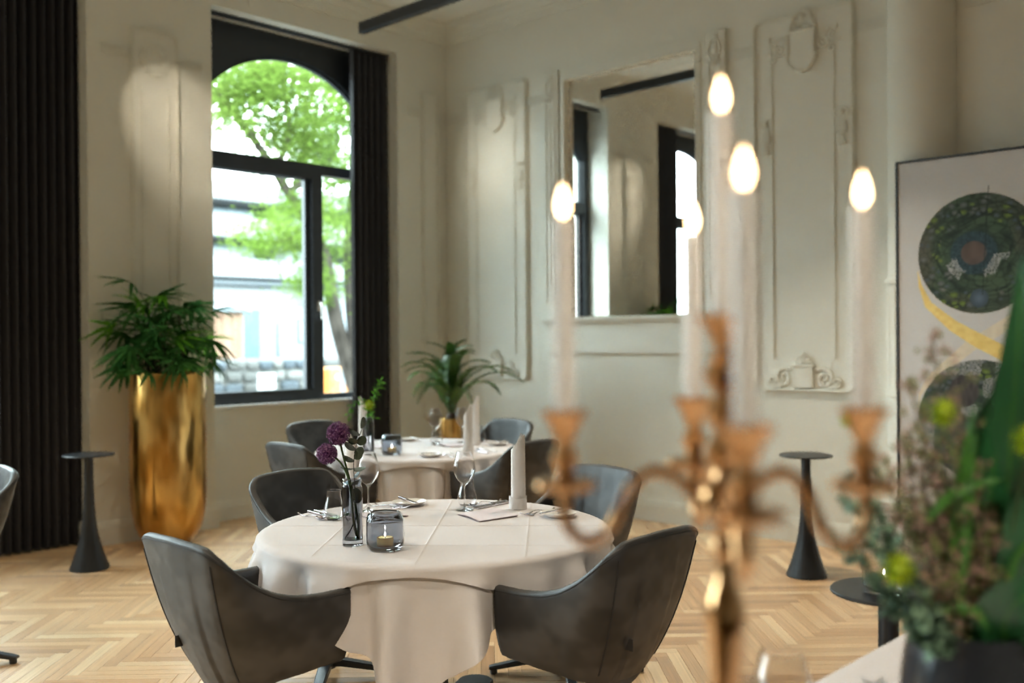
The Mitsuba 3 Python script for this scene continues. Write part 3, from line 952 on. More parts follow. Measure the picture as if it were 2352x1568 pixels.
# ------------------------------------------------------------------ glassware
def shell_of_revolution(outer, wall, n=48, floor_z=None):
    """a hollow vessel: outer profile from the bottom centre up to the rim, walls of the given thickness"""
    o = np.asarray(outer, float)
    inner = [(max(r - wall, 0), z) for r, z in o[1:] if z > floor_z]
    inner = inner[::-1]
    rim = o[-1]
    mid = (rim[0] - wall / 2, rim[1] + wall * 0.45)
    p = [tuple(q) for q in o] + [mid] + inner + [(inner[-1][0] * 0.9, floor_z + 0.0005), (0, floor_z)]
    return lathe(p, n)


def curve(pts, n=40):
    p = spline([(a, 0, b) for a, b in pts], n)
    return [(max(q[0], 0.0), q[2]) for q in p]


def wine_glass_mesh():
    bowl = curve([(0.0045, 0.098), (0.012, 0.106), (0.027, 0.122), (0.0405, 0.145), (0.0455, 0.168), (0.042, 0.195), (0.034, 0.224), (0.0300, 0.239)], 40)
    outer = [(0, 0.0), (0.036, 0.0), (0.0372, 0.0012), (0.036, 0.0022), (0.020, 0.0042), (0.008, 0.0075), (0.0042, 0.014), (0.0034, 0.03), (0.0034, 0.08), (0.0038, 0.092)] + bowl
    w = 0.0011
    inner = [(max(r - w, 0.0), z) for r, z in bowl if z > 0.112][::-1]
    return lathe(outer + [(0.0297, 0.2396)] + inner + [(0.010, 0.1085), (0, 0.1070)], 48)


def tumbler_mesh():
    o = [(0, 0), (0.020, 0.0)] + curve([(0.024, 0.002), (0.036, 0.016), (0.0405, 0.032), (0.037, 0.055), (0.0295, 0.085), (0.0275, 0.114)], 30)
    return shell_of_revolution(o, 0.0013, 48, 0.007)


def hurricane_mesh():
    o = [(0, 0), (0.045, 0.0)] + curve([(0.050, 0.002), (0.0590, 0.012), (0.0615, 0.03), (0.0618, 0.075), (0.0605, 0.105), (0.054, 0.121), (0.0485, 0.1245)], 34)
    inner = curve([(0.0445, 0.1225), (0.0505, 0.116), (0.0565, 0.103), (0.0582, 0.075), (0.0580, 0.035), (0.054, 0.019), (0.04, 0.0125)], 30)
    return lathe(o + [(0.046, 0.1250)] + inner + [(0, 0.0115)], 64)


def vase_mesh():
    o = [(0, 0), (0.031, 0.0), (0.0338, 0.002), (0.0345, 0.010), (0.0345, 0.196), (0.0325, 0.203), (0.0305, 0.208), (0.033, 0.213), (0.0345, 0.219), (0.033, 0.225), (0.0305, 0.226)]
    inner = [(0.0285, 0.224), (0.0275, 0.215), (0.0285, 0.205), (0.0313, 0.196), (0.0315, 0.024), (0.029, 0.020)]
    return lathe(o + inner + [(0, 0.019)], 48)


WG, TU, HU, VA = wine_glass_mesh(), tumbler_mesh(), hurricane_mesh(), vase_mesh()


def put(name, mesh, bsdf, x, y, z, label, cat_, group=None, rz=0.0, smooth=35):
    k = obj(name, place(mesh, xf(x, y, z, rz)), bsdf, None, smooth)
    return tag(k, label, cat_, group)


G_W, G_T = 'stemmed wine glasses', 'clear water tumblers'
put('wine_glass', WG, 'clear_glass', -2.939, 2.796, ZT, 'clear wine glass in front of a tumbler, left of the near white napkin', 'wine glass', G_W)
put('wine_glass', WG, 'clear_glass', -3.215, 2.520, ZT, 'clear wine glass half hidden behind the vase of purple flowers', 'wine glass', G_W)
put('wine_glass', WG, 'clear_glass', -4.909, 4.410, ZT, 'clear wine glass in the middle of the far table, before the cycad', 'wine glass', G_W)
put('wine_glass', WG, 'clear_glass', -4.845, 4.592, ZT, 'clear wine glass partly behind the tall napkin of the far table', 'wine glass', G_W)
put('tumbler', TU, 'clear_glass', -3.166, 2.313, ZT, 'water tumbler left of the vase of purple flowers', 'tumbler', G_T)
put('tumbler', TU, 'clear_glass', -2.992, 2.861, ZT, 'water tumbler directly behind the near wine glass', 'tumbler', G_T)
put('tumbler', TU, 'clear_glass', -4.965, 4.470, ZT, 'water tumbler behind the middle wine glass of the far table', 'tumbler', G_T)
put('tumbler', TU, 'clear_glass', -4.787, 4.701, ZT, 'water tumbler right of the two napkins on the far table', 'tumbler', G_T)


def flame_mesh(h, r):
    return lathe([(0, 0)] + [(r * math.sin(PI * t ** 0.75) ** 0.9 * (1 - 0.35 * t), h * t) for t in np.linspace(0.06, 0.94, 12)] + [(0, h)], 14)


def tealight(x, y, z, label):
    t = thing('tealight', label, 'candle', 'tealights in smoky glasses')
    obj('wax', place(lathe([(0, 0), (0.0265, 0), (0.027, 0.002), (0.027, 0.028), (0.0255, 0.030), (0.022, 0.0275), (0, 0.027)], 32), xf(x, y, z)), 'tealight_wax', t, 35)
    obj('wick', place(tube([(0, 0, 0.026), (0.0005, 0, 0.033)], 0.0008, 6), xf(x, y, z)), 'wick', t)
    obj('flame', place(flame_mesh(0.018, 0.0038), xf(x, y, z + 0.0315)), None, t, True, emitter={'type': 'area', 'radiance': rgb(300, 165, 62)})


for x, y, a, b in ((-2.588, 2.097, 'smoky glass hurricane with a lit tealight on the near table', 'lit tealight in the smoky glass of the near table'),
                   (-4.673, 3.845, 'smoky glass hurricane with a lit tealight on the far table', 'lit tealight in the smoky glass of the far table')):
    put('hurricane_glass', HU, 'smoke_glass', x, y, ZT, a, 'candle holder', 'smoky glass hurricanes')
    tealight(x, y, ZT + 0.0122, b)
VP = [(-2.726, 2.068), (-4.797, 3.765)]
put('bud_vase', VA, 'smoke_glass', *VP[0], ZT, 'smoky glass bottle vase with purple alliums', 'vase', 'smoky bottle vases')
put('bud_vase', VA, 'smoke_glass', *VP[1], ZT, 'smoky glass bottle vase with a lime flower on the far table', 'vase', 'smoky bottle vases')

# ------------------------------------------------------------------ napkins rolled into tall cones with a turned-up foot
def napkin_mesh(h, r, tip):
    """a square napkin rolled up; its free corner makes the top slope up towards the angle `tip`"""
    n, m = 120, 20
    turns = 2.7
    def fn(u, v):
        a = tip + 2.2 - u * 2 * PI * turns
        top = h * (0.895 + 0.105 * np.cos(a - tip)) - 0.006 * (1 - u)
        rr = (r * (0.99 - 0.62 * u)) * (1 + 0.02 * np.sin(2 * a)) * (1 - 0.06 * v)
        return np.stack([rr * np.cos(a), rr * np.sin(a), v * top], -1)
    Pn, f = grid(fn, n, m)
    body = slab(Pn, f, 0.0014)
    def cuff(u, v):
        a = tip + u * 2 * PI
        rr = r * (1.035 + 0.025 * np.sin(2 * a + 1)) + 0.0015
        return np.stack([rr * np.cos(a), rr * np.sin(a), 0.0 + v * (h * 0.155 + 0.004 * np.sin(a * 2))], -1)
    Pn, f = grid(cuff, 64, 6)
    flap = tube(spline([(r * 1.05 * math.cos(tip - q), r * 1.05 * math.sin(tip - q), h * (0.10 + 0.055 * q)) for q in (0.4, 0.9, 1.4)], 12), 0.0012, 5)
    return body, cat(slab(Pn, f, 0.0018), flap)


def napkin(x, y, h, r, tip, label):
    t = thing('napkin', label, 'napkin', 'rolled white napkins')
    b, c = napkin_mesh(h, r, tip)
    obj('roll', place(b, xf(x, y, ZT + 0.001)), 'napkin_linen', t, True)
    obj('cuff', place(c, xf(x, y, ZT + 0.001)), 'napkin_linen', t, True)


TIP_R = math.atan2(_r[1], _r[0])
napkin(-2.796, 2.961, 0.309, 0.0335, TIP_R, 'rolled white napkin standing on the near table before the dark chair')
napkin(-3.267, 2.485, 0.318, 0.0335, TIP_R + PI, 'rolled white napkin behind the purple alliums of the near table')
napkin(-4.342, 4.164, 0.302, 0.031, TIP_R, 'front one of two napkins side by side on the far table')
napkin(-4.690, 4.562, 0.324, 0.031, TIP_R, 'rear one of two napkins side by side on the far table')
napkin(-5.202, 4.039, 0.327, 0.032, TIP_R + PI, 'rolled white napkin behind the lime flower of the far table')

# ------------------------------------------------------------------ plates, cutlery, menu cards
PLATE = lathe([(0, 0.0), (0.040, 0.0), (0.042, 0.003), (0.050, 0.006), (0.066, 0.012), (0.072, 0.0165), (0.0725, 0.018), (0.071, 0.0182), (0.064, 0.0145), (0.050, 0.0095), (0.038, 0.0065), (0, 0.0055)], 56)
GP = 'small white bread plates'
put('bread_plate', PLATE, 'porcelain', -3.201, 2.725, ZT, 'small white plate with a butter knife, behind the smoky hurricane', 'plate', GP)
put('bread_plate', PLATE, 'porcelain', -2.554, 2.933, ZT, 'small white plate with a butter knife, right of the near napkin', 'plate', GP)
put('bread_plate', PLATE, 'porcelain', -4.417, 3.925, ZT, 'small white plate at the near rim of the far table', 'plate', GP)
put('bread_plate', PLATE, 'porcelain', -4.560, 4.640, ZT, 'small white plate right of the napkins on the far table', 'plate', GP)
put('bread_plate', PLATE, 'porcelain', -5.240, 4.440, ZT, 'small white plate behind the far smoky hurricane', 'plate', GP)


def knife_mesh(L=0.215):
    h = L * 0.46
    blade = Polygon([(h, -0.006), (L * 0.6, -0.009), (L * 0.9, -0.010), (L * 0.985, -0.004), (L, 0.006), (h, 0.006)])
    return cat(rbox(0, h, -0.0065, 0.0065, 0, 0.008, 0.003), place(extrude(blade, 0.0022, 0.0006), xf(0, 0, 0.003)))


def fork_mesh(L=0.19):
    path = spline([(0, 0, 0.006), (L * 0.35, 0, 0.004), (L * 0.62, 0, 0.009), (L * 0.72, 0, 0.004), (L * 0.80, 0, 0.001)], 24)
    g = [tube(path, np.interp(np.linspace(0, 1, 24), [0, 0.3, 0.8, 0.92, 1], [0.0055, 0.0035, 0.0025, 0.006, 0.010]), 8, flat=0.35)]
    for k in range(4):
        y = (k - 1.5) * 0.0058
        g.append(tube(spline([(L * 0.78, y, 0.001), (L * 0.88, y * 1.08, 0.0015), (L, y * 1.0, 0.010)], 8), np.linspace(0.0018, 0.0010, 8), 6))
    return cat(g)


def spoon_mesh(L=0.19):
    path = spline([(0, 0, 0.006), (L * 0.4, 0, 0.004), (L * 0.70, 0, 0.009), (L * 0.76, 0, 0.006)], 20)
    g = [tube(path, np.interp(np.linspace(0, 1, 20), [0, 0.35, 1], [0.0055, 0.0035, 0.0028]), 8, flat=0.35)]
    def bowl(u, v):
        a = u * 2 * PI
        return np.stack([L * 0.87 + 0.027 * v * np.cos(a), 0.0175 * v * np.sin(a) * (1 + 0.12 * np.cos(a)), 0.001 + 0.0075 * v ** 2], -1)
    Pn, f = grid(bowl, 28, 6)
    g.append(slab(Pn, f, 0.0010))
    return cat(g)


KN, FO, SP, BK = knife_mesh(), fork_mesh(), spoon_mesh(), knife_mesh(0.165)


def cutlery(kind, mesh, a, b, label, z=ZT + 0.0005, za=None, zb=None):
    """laid from its handle end a towards b"""
    rz = math.atan2(b[1] - a[1], b[0] - a[0])
    mt = xf(a[0], a[1], z, rz)
    if za is not None:
        L = mesh.bounds[1][0]
        pit = math.asin((zb - za) / L)
        ry = np.array([[math.cos(pit), 0, -math.sin(pit), 0], [0, 1, 0, 0], [math.sin(pit), 0, math.cos(pit), 0], [0, 0, 0, 1.0]])
        mt = xf(a[0], a[1], ZT + za, rz) @ ry
    tag(obj(kind, place(mesh, mt), 'steel', None, 35), label, kind.replace('_', ' '), 'silver cutlery of the place settings')


# setting in front of the chair behind the flowers (its sitter looks along +x)
cutlery('knife', KN, (-3.375, 2.372), (-3.16, 2.352), 'inner one of two knives left of the tumbler')
cutlery('knife', KN, (-3.382, 2.345), (-3.16, 2.322), 'outer one of two knives left of the tumbler')
cutlery('spoon', SP, (-3.375, 2.292), (-3.19, 2.280), 'spoon at the left rim of the near table')
cutlery('fork', FO, (-3.340, 2.612), (-3.15, 2.640), 'inner fork behind the smoky hurricane, beside the plate')
cutlery('fork', FO, (-3.325, 2.640), (-3.12, 2.672), 'outer fork behind the smoky hurricane, beside the plate')
cutlery('butter_knife', BK, (-3.300, 2.752), (-3.12, 2.710), 'butter knife resting on the plate behind the hurricane', za=0.017, zb=0.013)
# setting in front of the chair that faces us (its sitter looks along -y)
cutlery('knife', KN, (-2.925, 3.055), (-2.912, 2.83), 'inner knife left of the near napkin')
cutlery('knife', KN, (-2.950, 3.055), (-2.935, 2.83), 'outer knife left of the near napkin')
cutlery('spoon', SP, (-2.990, 3.06), (-2.985, 2.88), 'spoon lying behind the near tumbler')
cutlery('fork', FO, (-2.672, 3.045), (-2.680, 2.86), 'inner fork right of the near napkin')
cutlery('fork', FO, (-2.645, 3.035), (-2.650, 2.845), 'outer fork right of the near napkin')
cutlery('butter_knife', BK, (-2.570, 3.025), (-2.590, 2.84), 'butter knife resting on the plate right of the napkin', za=0.017, zb=0.013)
# far table
cutlery('knife', KN, (-4.27, 4.26), (-4.47, 4.29), 'knife at the right rim of the far table')
cutlery('fork', FO, (-4.28, 4.00), (-4.46, 4.01), 'fork beside the front plate of the far table')
cutlery('fork', FO, (-4.27, 4.03), (-4.45, 4.04), 'second fork beside the front plate of the far table')
cutlery('spoon', SP, (-4.27, 4.34), (-4.45, 4.35), 'spoon at the right rim of the far table')
cutlery('butter_knife', BK, (-4.34, 3.935), (-4.50, 3.915), 'butter knife on the front plate of the far table', za=0.017, zb=0.013)
cutlery('knife', KN, (-4.80, 4.78), (-4.79, 4.58), 'knife left of the rear napkin on the far table')
cutlery('butter_knife', BK, (-4.575, 4.735), (-4.58, 4.56), 'butter knife on the right plate of the far table', za=0.017, zb=0.013)


def menu_card(a, b, c, d, label):
    v = np.array([[*a, ZT + 0.0015], [*b, ZT + 0.0015], [*c, ZT + 0.0015], [*d, ZT + 0.0015]])
    def fn(u, w):
        p = v[0] * (1 - u)[..., None] * (1 - w)[..., None] + v[1] * u[..., None] * (1 - w)[..., None] + v[2] * u[..., None] * w[..., None] + v[3] * (1 - u)[..., None] * w[..., None]
        p = p.copy(); p[..., 2] += 0.005 * np.sin(PI * u) * (1 - w) ** 2 + 0.002 * u * w
        return p
    Pn, f = grid(fn, 10, 10)
    t = thing('menu_card', label, 'menu card', 'folded menu cards')
    lo = slab(Pn, f, -0.0008) if trimesh.Trimesh(Pn, f, process=False).face_normals[0][2] < 0 else slab(Pn, f, 0.0008)
    obj('leaf', lo, 'card_paper', t, True)
    up = lo.copy(); up.apply_translation((0, 0, 0.0026)); obj('leaf', up, 'card_paper', t, True)


menu_card((-2.881, 2.70), (-2.701, 2.646), (-2.672, 2.83), (-2.863, 2.903), 'pale mauve menu card in front of the near napkin')
menu_card((-3.03, 2.40), (-3.00, 2.55), (-3.16, 2.60), (-3.19, 2.44), 'pale mauve menu card behind the smoky hurricane')
menu_card((-4.86, 4.38), (-4.70, 4.34), (-4.68, 4.49), (-4.84, 4.55), 'pale menu card right of the middle wine glass on the far table')
menu_card((-5.00, 4.00), (-4.98, 4.13), (-5.13, 4.18), (-5.16, 4.04), 'pale menu card between vase and hurricane on the far table')
# ------------------------------------------------------------------ flowers in the bud vases
RX, FW = np.r_[_r[:2] / np.linalg.norm(_r[:2]), 0], np.r_[_f[:2] / np.linalg.norm(_f[:2]), 0]   # along and across the row of tables


def leaf_blade(L, w, droop=0.3, fold=0.15, n=9, base=0.08, point=1.0):
    """a leaf along +x, w wide, drooping; a closed thin sheet"""
    def fn(u, v):
        x = L * u
        half = w / 2 * np.clip(np.sin(PI * (base + (1 - base) * u) ** 0.8), 0, 1) ** point
        y = (v - 0.5) * 2 * half
        z = -droop * L * u ** 2 + fold * np.abs(y)
        return np.stack([x * (1 - 0.25 * droop * u), y, z], -1)
    Pn, f = grid(fn, n, 3)
    return slab(Pn, f, 0.0006)


def aim(p, d, roll=0.0, s=1.0):
    """matrix that takes +x to direction d at p"""
    d = np.asarray(d, float) / np.linalg.norm(d)
    y = np.cross([0, 0, 1], d)
    if np.linalg.norm(y) < 1e-3:
        y = np.array([0, 1.0, 0])
    y /= np.linalg.norm(y)
    z = np.cross(d, y)
    y, z = y * math.cos(roll) + z * math.sin(roll), z * math.cos(roll) - y * math.sin(roll)
    m = np.eye(4); m[:3, 0], m[:3, 1], m[:3, 2], m[:3, 3] = d * s, y * s, z * s, p
    return m


OCT = trimesh.creation.icosahedron()


def bits(points, radii, base=OCT):
    v = np.asarray(base.vertices); v = v / np.linalg.norm(v, axis=1).max()
    pts = np.asarray(points); r = np.broadcast_to(radii, (len(pts),))
    V = pts[:, None] + v[None] * r[:, None, None]
    F = base.faces[None] + (np.arange(len(pts)) * len(v))[:, None, None]
    return trimesh.Trimesh(V.reshape(-1, 3), F.reshape(-1, 3), process=False)


def allium(head, r, foot, mouth, bend, seed, label):
    rng = np.random.default_rng(seed)
    t = thing('allium_flower', label, 'flower', 'purple alliums')
    path = spline([foot, mouth, mouth * 0.4 + head * 0.6 + bend, head], 26)
    obj('stem', tube(path, np.linspace(0.0042, 0.0030, 26), 8), 'stem_green', t, True)
    i = np.arange(340) + 0.5
    ph, th = np.arccos(1 - 2 * i / 340), PI * (1 + 5 ** 0.5) * i
    d = np.stack([np.cos(th) * np.sin(ph), np.sin(th) * np.sin(ph), np.cos(ph)], -1)
    d += rng.normal(0, 0.07, d.shape); d /= np.linalg.norm(d, axis=1, keepdims=True)
    star, pale, pins = [], [], []
    for k, q in enumerate(d):
        R_ = r * rng.uniform(0.80, 1.0)
        c = head + q * R_
        pet = []
        for j in range(5):
            a = j * 2 * PI / 5
            e1 = np.cross(q, [0.3, 0.5, 0.8]); e1 /= np.linalg.norm(e1); e2 = np.cross(q, e1)
            o = (e1 * math.cos(a) + e2 * math.sin(a))
            s_ = e2 * math.cos(a) - e1 * math.sin(a)
            b = c - q * 0.002
            pet += [[b - s_ * 0.0016, b + s_ * 0.0016, c + o * 0.0066 + q * 0.0035]]
        (pale if rng.random() < 0.22 else star).append(np.array(pet).reshape(-1, 3))
        pins.append([head + q * r * 0.15, c])
    def tris(lst):
        V = np.vstack(lst); return trimesh.Trimesh(V, np.arange(len(V)).reshape(-1, 3), process=False)
    obj('florets', tris(star), 'allium_purple', t, False, kind='stuff', label='purple florets')
    obj('pale_florets', cat(tris(pale), bits([p[1] for p in pins], 0.0012)), 'allium_pale', t, False, kind='stuff', label='paler floret tips')
    obj('pedicels', cat(*[tube(np.array(p), 0.0006, 4, cap=False) for p in pins], bits([head], r * 0.25)), 'allium_purple', t, False, kind='stuff', label='thin flower stalks')


V1, V2 = np.array([*VP[0], ZT]), np.array([*VP[1], ZT])
allium(np.array([-2.757, 2.036, 1.131]), 0.041, V1 + RX * 0.014 + [0, 0, 0.024], V1 - RX * 0.010 + [0, 0, 0.228], -RX * 0.002, 1, 'upper purple allium in the near smoky vase')
allium(np.array([-2.785, 2.008, 1.063]), 0.036, V1 + RX * 0.020 - FW * 0.008 + [0, 0, 0.024], V1 - RX * 0.012 - FW * 0.010 + [0, 0, 0.230], RX * 0.016 + np.array([0, 0, 0.004]), 2, 'lower purple allium leaning left out of the near smoky vase')

t = thing('eucalyptus_stem', 'dark stem of round grey-green leaves beside the purple alliums', 'leaf stem')
es = spline([V1 - RX * 0.018 + [0, 0, 0.024], V1 + RX * 0.006 + FW * 0.006 + [0, 0, 0.226], V1 + RX * 0.008 + [0, 0, 0.30], V1 + RX * 0.022 + [0, 0, 0.36], V1 + RX * 0.036 + [0, 0, 0.395]], 30)
obj('stem', tube(es, np.linspace(0.0016, 0.0010, 30), 6), 'stem_dark', t, True)


def disc_leaf(w, l):
    def fn(u, v):
        a = v * 2 * PI
        return np.stack([l / 2 + l / 2 * u * np.cos(a), w / 2 * u * np.sin(a), 0.05 * w * u ** 2 * np.cos(2 * a)], -1)
    Pn, f = grid(fn, 4, 17)
    return slab(Pn, f, 0.0005)


for k, (dz, side, el, w, face) in enumerate([(0.398, 0.25, 1.1, 0.027, 0.35), (0.372, -0.9, 0.55, 0.030, 0.5), (0.352, 0.95, 0.45, 0.026, 1.45), (0.345, -0.5, 0.25, 0.022, 1.0), (0.318, -0.9, 0.65, 0.030, 0.6), (0.310, 0.95, 0.50, 0.026, 1.4),
                                             (0.290, 0.95, 0.55, 0.024, 1.35), (0.282, -0.95, 0.50, 0.028, 0.6), (0.255, -0.8, 0.15, 0.030, 0.3), (0.252, 0.85, 0.10, 0.030, 0.35), (0.228, 0.6, 0.5, 0.020, 0.8), (0.19, 0.3, -0.9, 0.034, 0.4)]):
    i = int(np.argmin(np.abs(es[:, 2] - ZT - dz)))
    d = RX * side * math.cos(el) - FW * 0.25 * math.cos(el) + np.array([0, 0, math.sin(el)])
    m = place(disc_leaf(w * 1.2, w * 1.5), aim(es[i], d, face))
    obj('leaf', m, 'eucalyptus_leaf', t, True)


def leafy_sprig(t, path, n, L, w, matn, rng, spread=0.75, start=0.3, lname='leaf'):
    obj('stem', tube(path, np.linspace(0.0018, 0.0009, len(path)), 6), 'stem_green', t, True)
    for k in range(n):
        i = int((start + (1 - start) * k / (n - 1)) * (len(path) - 1))
        tn = path[min(i + 1, len(path) - 1)] - path[max(i - 1, 0)]; tn /= np.linalg.norm(tn)
        a = k * 2.4 + rng.uniform(-0.4, 0.4)
        e1 = np.cross(tn, [0.2, 0.3, 0.9]); e1 /= np.linalg.norm(e1); e2 = np.cross(tn, e1)
        d = tn * (1 - spread) + (e1 * math.cos(a) + e2 * math.sin(a)) * spread
        obj(lname, place(leaf_blade(L * rng.uniform(0.75, 1.15), w * rng.uniform(0.8, 1.2), rng.uniform(0.05, 0.3), 0.1, 7, 0.03, 1.3), aim(path[i], d, rng.uniform(-0.8, 0.8))), matn, t, True)


rng = np.random.default_rng(7)
t = thing('ruscus_sprig', 'upright sprig of small glossy leaves in the far smoky vase', 'leaf sprig', 'green sprigs in the far vase')
leafy_sprig(t, spline([V2 + RX * 0.015 + [0, 0, 0.024], V2 + [0, 0, 0.226], V2 + RX * 0.035 + [0, 0, 0.34], V2 + RX * 0.088 + [0, 0, 0.462]], 30), 30, 0.042, 0.014, 'fresh_leaf', rng, 0.7, 0.48)
t = thing('ruscus_sprig', 'sprig arching left over the rim of the far smoky vase', 'leaf sprig', 'green sprigs in the far vase')
leafy_sprig(t, spline([V2 - RX * 0.008 + [0, 0, 0.03], V2 + [0, 0, 0.226], V2 - RX * 0.045 + [0, 0, 0.33], V2 - RX * 0.105 + [0, 0, 0.285], V2 - RX * 0.118 + [0, 0, 0.22]], 30), 22, 0.040, 0.014, 'fresh_leaf', rng, 0.7, 0.45)
t = thing('ruscus_sprig', 'short sprig under the lime flower of the far vase', 'leaf sprig', 'green sprigs in the far vase')
leafy_sprig(t, spline([V2 + [0, 0.005, 0.03], V2 + [0, 0, 0.226], V2 + RX * 0.02 - FW * 0.03 + [0, 0, 0.255], V2 + RX * 0.045 - FW * 0.05 + [0, 0, 0.225]], 24), 16, 0.036, 0.013, 'fresh_leaf', rng, 0.7, 0.5)


def lime_bloom(c, r, stem, label=None, parent=None, face=-FW, seed=0):
    rg = np.random.default_rng(seed)
    t = parent or thing('lime_flower', label, 'flower')
    face = face / np.linalg.norm(face)
    if stem is not None:
        obj('stem' if not parent else 'bloom_stem', tube(spline(stem, 16), 0.0020, 6), 'stem_green', t, True)
    e1 = np.cross(face, [0, 0, 1.0]); e1 /= np.linalg.norm(e1); e2 = np.cross(e1, face)
    pet = []
    for ring, (n, rr, lift) in enumerate([(22, 1.0, 0.12), (20, 0.90, 0.28), (18, 0.78, 0.42), (14, 0.62, 0.52)]):
        for k in range(n):
            a = (k + 0.5 * ring) * 2 * PI / n + rg.uniform(-0.08, 0.08)
            o = e1 * math.cos(a) + e2 * math.sin(a)
            d = o * rr + face * lift * 0.55
            pet.append(place(leaf_blade(r * np.linalg.norm(d) * rg.uniform(0.93, 1.04), r * 0.26, -0.25, 0.2, 5, 0.12, 0.8), aim(c + face * r * 0.15 * ring * 0.5, d, rg.uniform(-0.3, 0.3))))
    obj('petals', cat(pet), 'lime_petal', t, True, kind='stuff', label='lime yellow petals')
    m = trimesh.creation.icosphere(2, r * 0.42); m.apply_translation(c + face * r * 0.22)
    obj('heart', m, 'lime_heart', t, True, label='darker green heart')


lime_bloom(V2 + RX * 0.012 - FW * 0.03 + np.array([0, 0, 0.300]), 0.036, [V2 + RX * 0.01 + [0, 0, 0.03], V2 + [0, 0, 0.226], V2 + RX * 0.012 - FW * 0.025 + [0, 0, 0.298]], 'round lime yellow flower in the far smoky vase', face=-FW + np.array([0.1, 0, 0.35]), seed=3)
for i, (v, hgt) in enumerate(((V1, 0.105), (V2, 0.115))):
    tag(obj('vase_water', place(lathe([(0, 0.0245), (0.0308, 0.0245), (0.0310, 0.0255), (0.0310, hgt), (0, hgt)], 40), xf(*v)), 'water', None, 30),
        ('water in the near smoky vase', 'water in the far smoky vase')[i], 'water')

# ------------------------------------------------------------------ gold planters with palms
PP = np.array([-6.69, 3.45])
prof = [(0, 0), (0.10, 0.0), (0.135, 0.008)] + curve([(0.150, 0.018), (0.205, 0.085), (0.243, 0.20), (0.2585, 0.34), (0.2625, 0.50), (0.2620, 0.85), (0.2600, 1.212)], 36) + [(0.259, 1.220), (0.254, 1.226), (0.247, 1.224), (0.244, 1.216), (0.244, 1.10), (0, 1.10)]
t = thing('gold_planter', 'very tall gold-leaf planter with rounded foot below the palm', 'planter')
obj('body', place(lathe(prof, 72), xf(*PP)), 'gold_leaf', t, 35)
obj('soil', place(lathe([(0, 1.10), (0.2435, 1.10), (0.2435, 1.165), (0.12, 1.178), (0, 1.18)], 40), xf(*PP)), 'soil', t, True, label='dark soil')


def fan_leaf(L, n, spread, rng, w=0.021):
    g = []
    for k in range(n):
        a = (k - (n - 1) / 2) / max(n - 1, 1) * spread + rng.uniform(-0.06, 0.06)
        l = L * (1 - 0.28 * (abs(a) / (spread / 2 + 1e-6)) ** 2) * rng.uniform(0.9, 1.08)
        b = leaf_blade(l, w * rng.uniform(0.8, 1.2), rng.uniform(0.12, 0.55), 0.22, 10, 0.05, 0.75)
        g.append(place(b, aim((0, 0, 0), (math.cos(a), math.sin(a), 0.12 * math.cos(2 * a)), rng.uniform(-0.25, 0.25))))
    return cat(g)


rng = np.random.default_rng(21)
palm = thing('lady_palm', 'lady palm with dark fan leaves in the tall gold planter', 'palm plant')
hubs = []
stems = [(-0.10, -0.05, 1.74), (0.06, 0.02, 1.70), (-0.04, 0.09, 1.58), (0.13, -0.04, 1.52), (-0.19, 0.03, 1.50), (-0.02, -0.12, 1.38)]
for k, (a, b, zt_) in enumerate(stems):
    p0 = np.array([*PP, 1.15]) + RX * a * 0.6 + FW * b
    p1 = np.array([*PP, zt_]) + RX * a * 1.25 + FW * b * 1.2
    path = spline([p0, (p0 + p1) / 2 + RX * rng.uniform(-0.02, 0.02), p1], 14)
    obj('stem', tube(path, np.linspace(0.011, 0.007, 14), 8), 'stem_brown', palm, True)
    nl = [11, 10, 10, 9, 9, 8][k]
    for j in range(nl):
        q = path[int((0.25 + 0.75 * (j + 0.5) / nl) * 13)]
        az = j * 2.399 + k * 1.1
        el = rng.uniform(0.15, 0.75) + 0.45 * (j / nl) - 0.25
        hubs.append((q, az, el))
for i, (q, az, el) in enumerate(hubs):
    d = np.array([math.cos(az) * math.cos(el), math.sin(az) * math.cos(el), math.sin(el)])
    if d[0] < -0.15:
        d[0] *= 0.25; d /= np.linalg.norm(d)
    L = rng.uniform(0.12, 0.25)
    hub = q + d * L + np.array([0, 0, 0.015])
    hub[0] = max(hub[0], W + 0.10)
    path = spline([q, (q + hub) / 2 + [0, 0, 0.012], hub], 8)
    out = d.copy(); out[2] = out[2] * 0.5 - rng.uniform(0.0, 0.75); 
    if hub[0] < W + 0.24:
        out[0] = max(out[0], 0.10)
    m = place(fan_leaf(rng.uniform(0.22, 0.32), int(rng.integers(7, 11)), rng.uniform(2.0, 3.2), rng, 0.026), aim(hub, out, rng.uniform(-0.7, 0.7)))
    v = m.vertices; v[:, 0] = np.where(v[:, 0] < W + 0.02, W + 0.02 + 0.02 * np.tanh((v[:, 0] - W) * 3), v[:, 0])
    m.vertices = v
    key = obj('leaf', m, 'palm_leaf_light' if rng.random() < 0.13 else 'palm_leaf', palm, True)
    obj('stalk', tube(path, 0.0028, 6), 'stem_green', key, True)

QP = np.array([-6.06, 5.62])
t = thing('gold_planter', 'slim gold cylinder planter in the corner behind the far table', 'planter')
obj('body', place(lathe([(0, 0), (0.075, 0), (0.083, 0.01), (0.088, 0.40), (0.088, 0.785), (0.085, 0.79), (0.080, 0.788), (0.079, 0.72), (0, 0.72)], 48), xf(*QP)), 'gold_leaf', t, 35)
obj('soil', place(lathe([(0, 0.70), (0.0785, 0.70), (0.0785, 0.765), (0, 0.775)], 28), xf(*QP)), 'soil', t, True, label='dark soil')


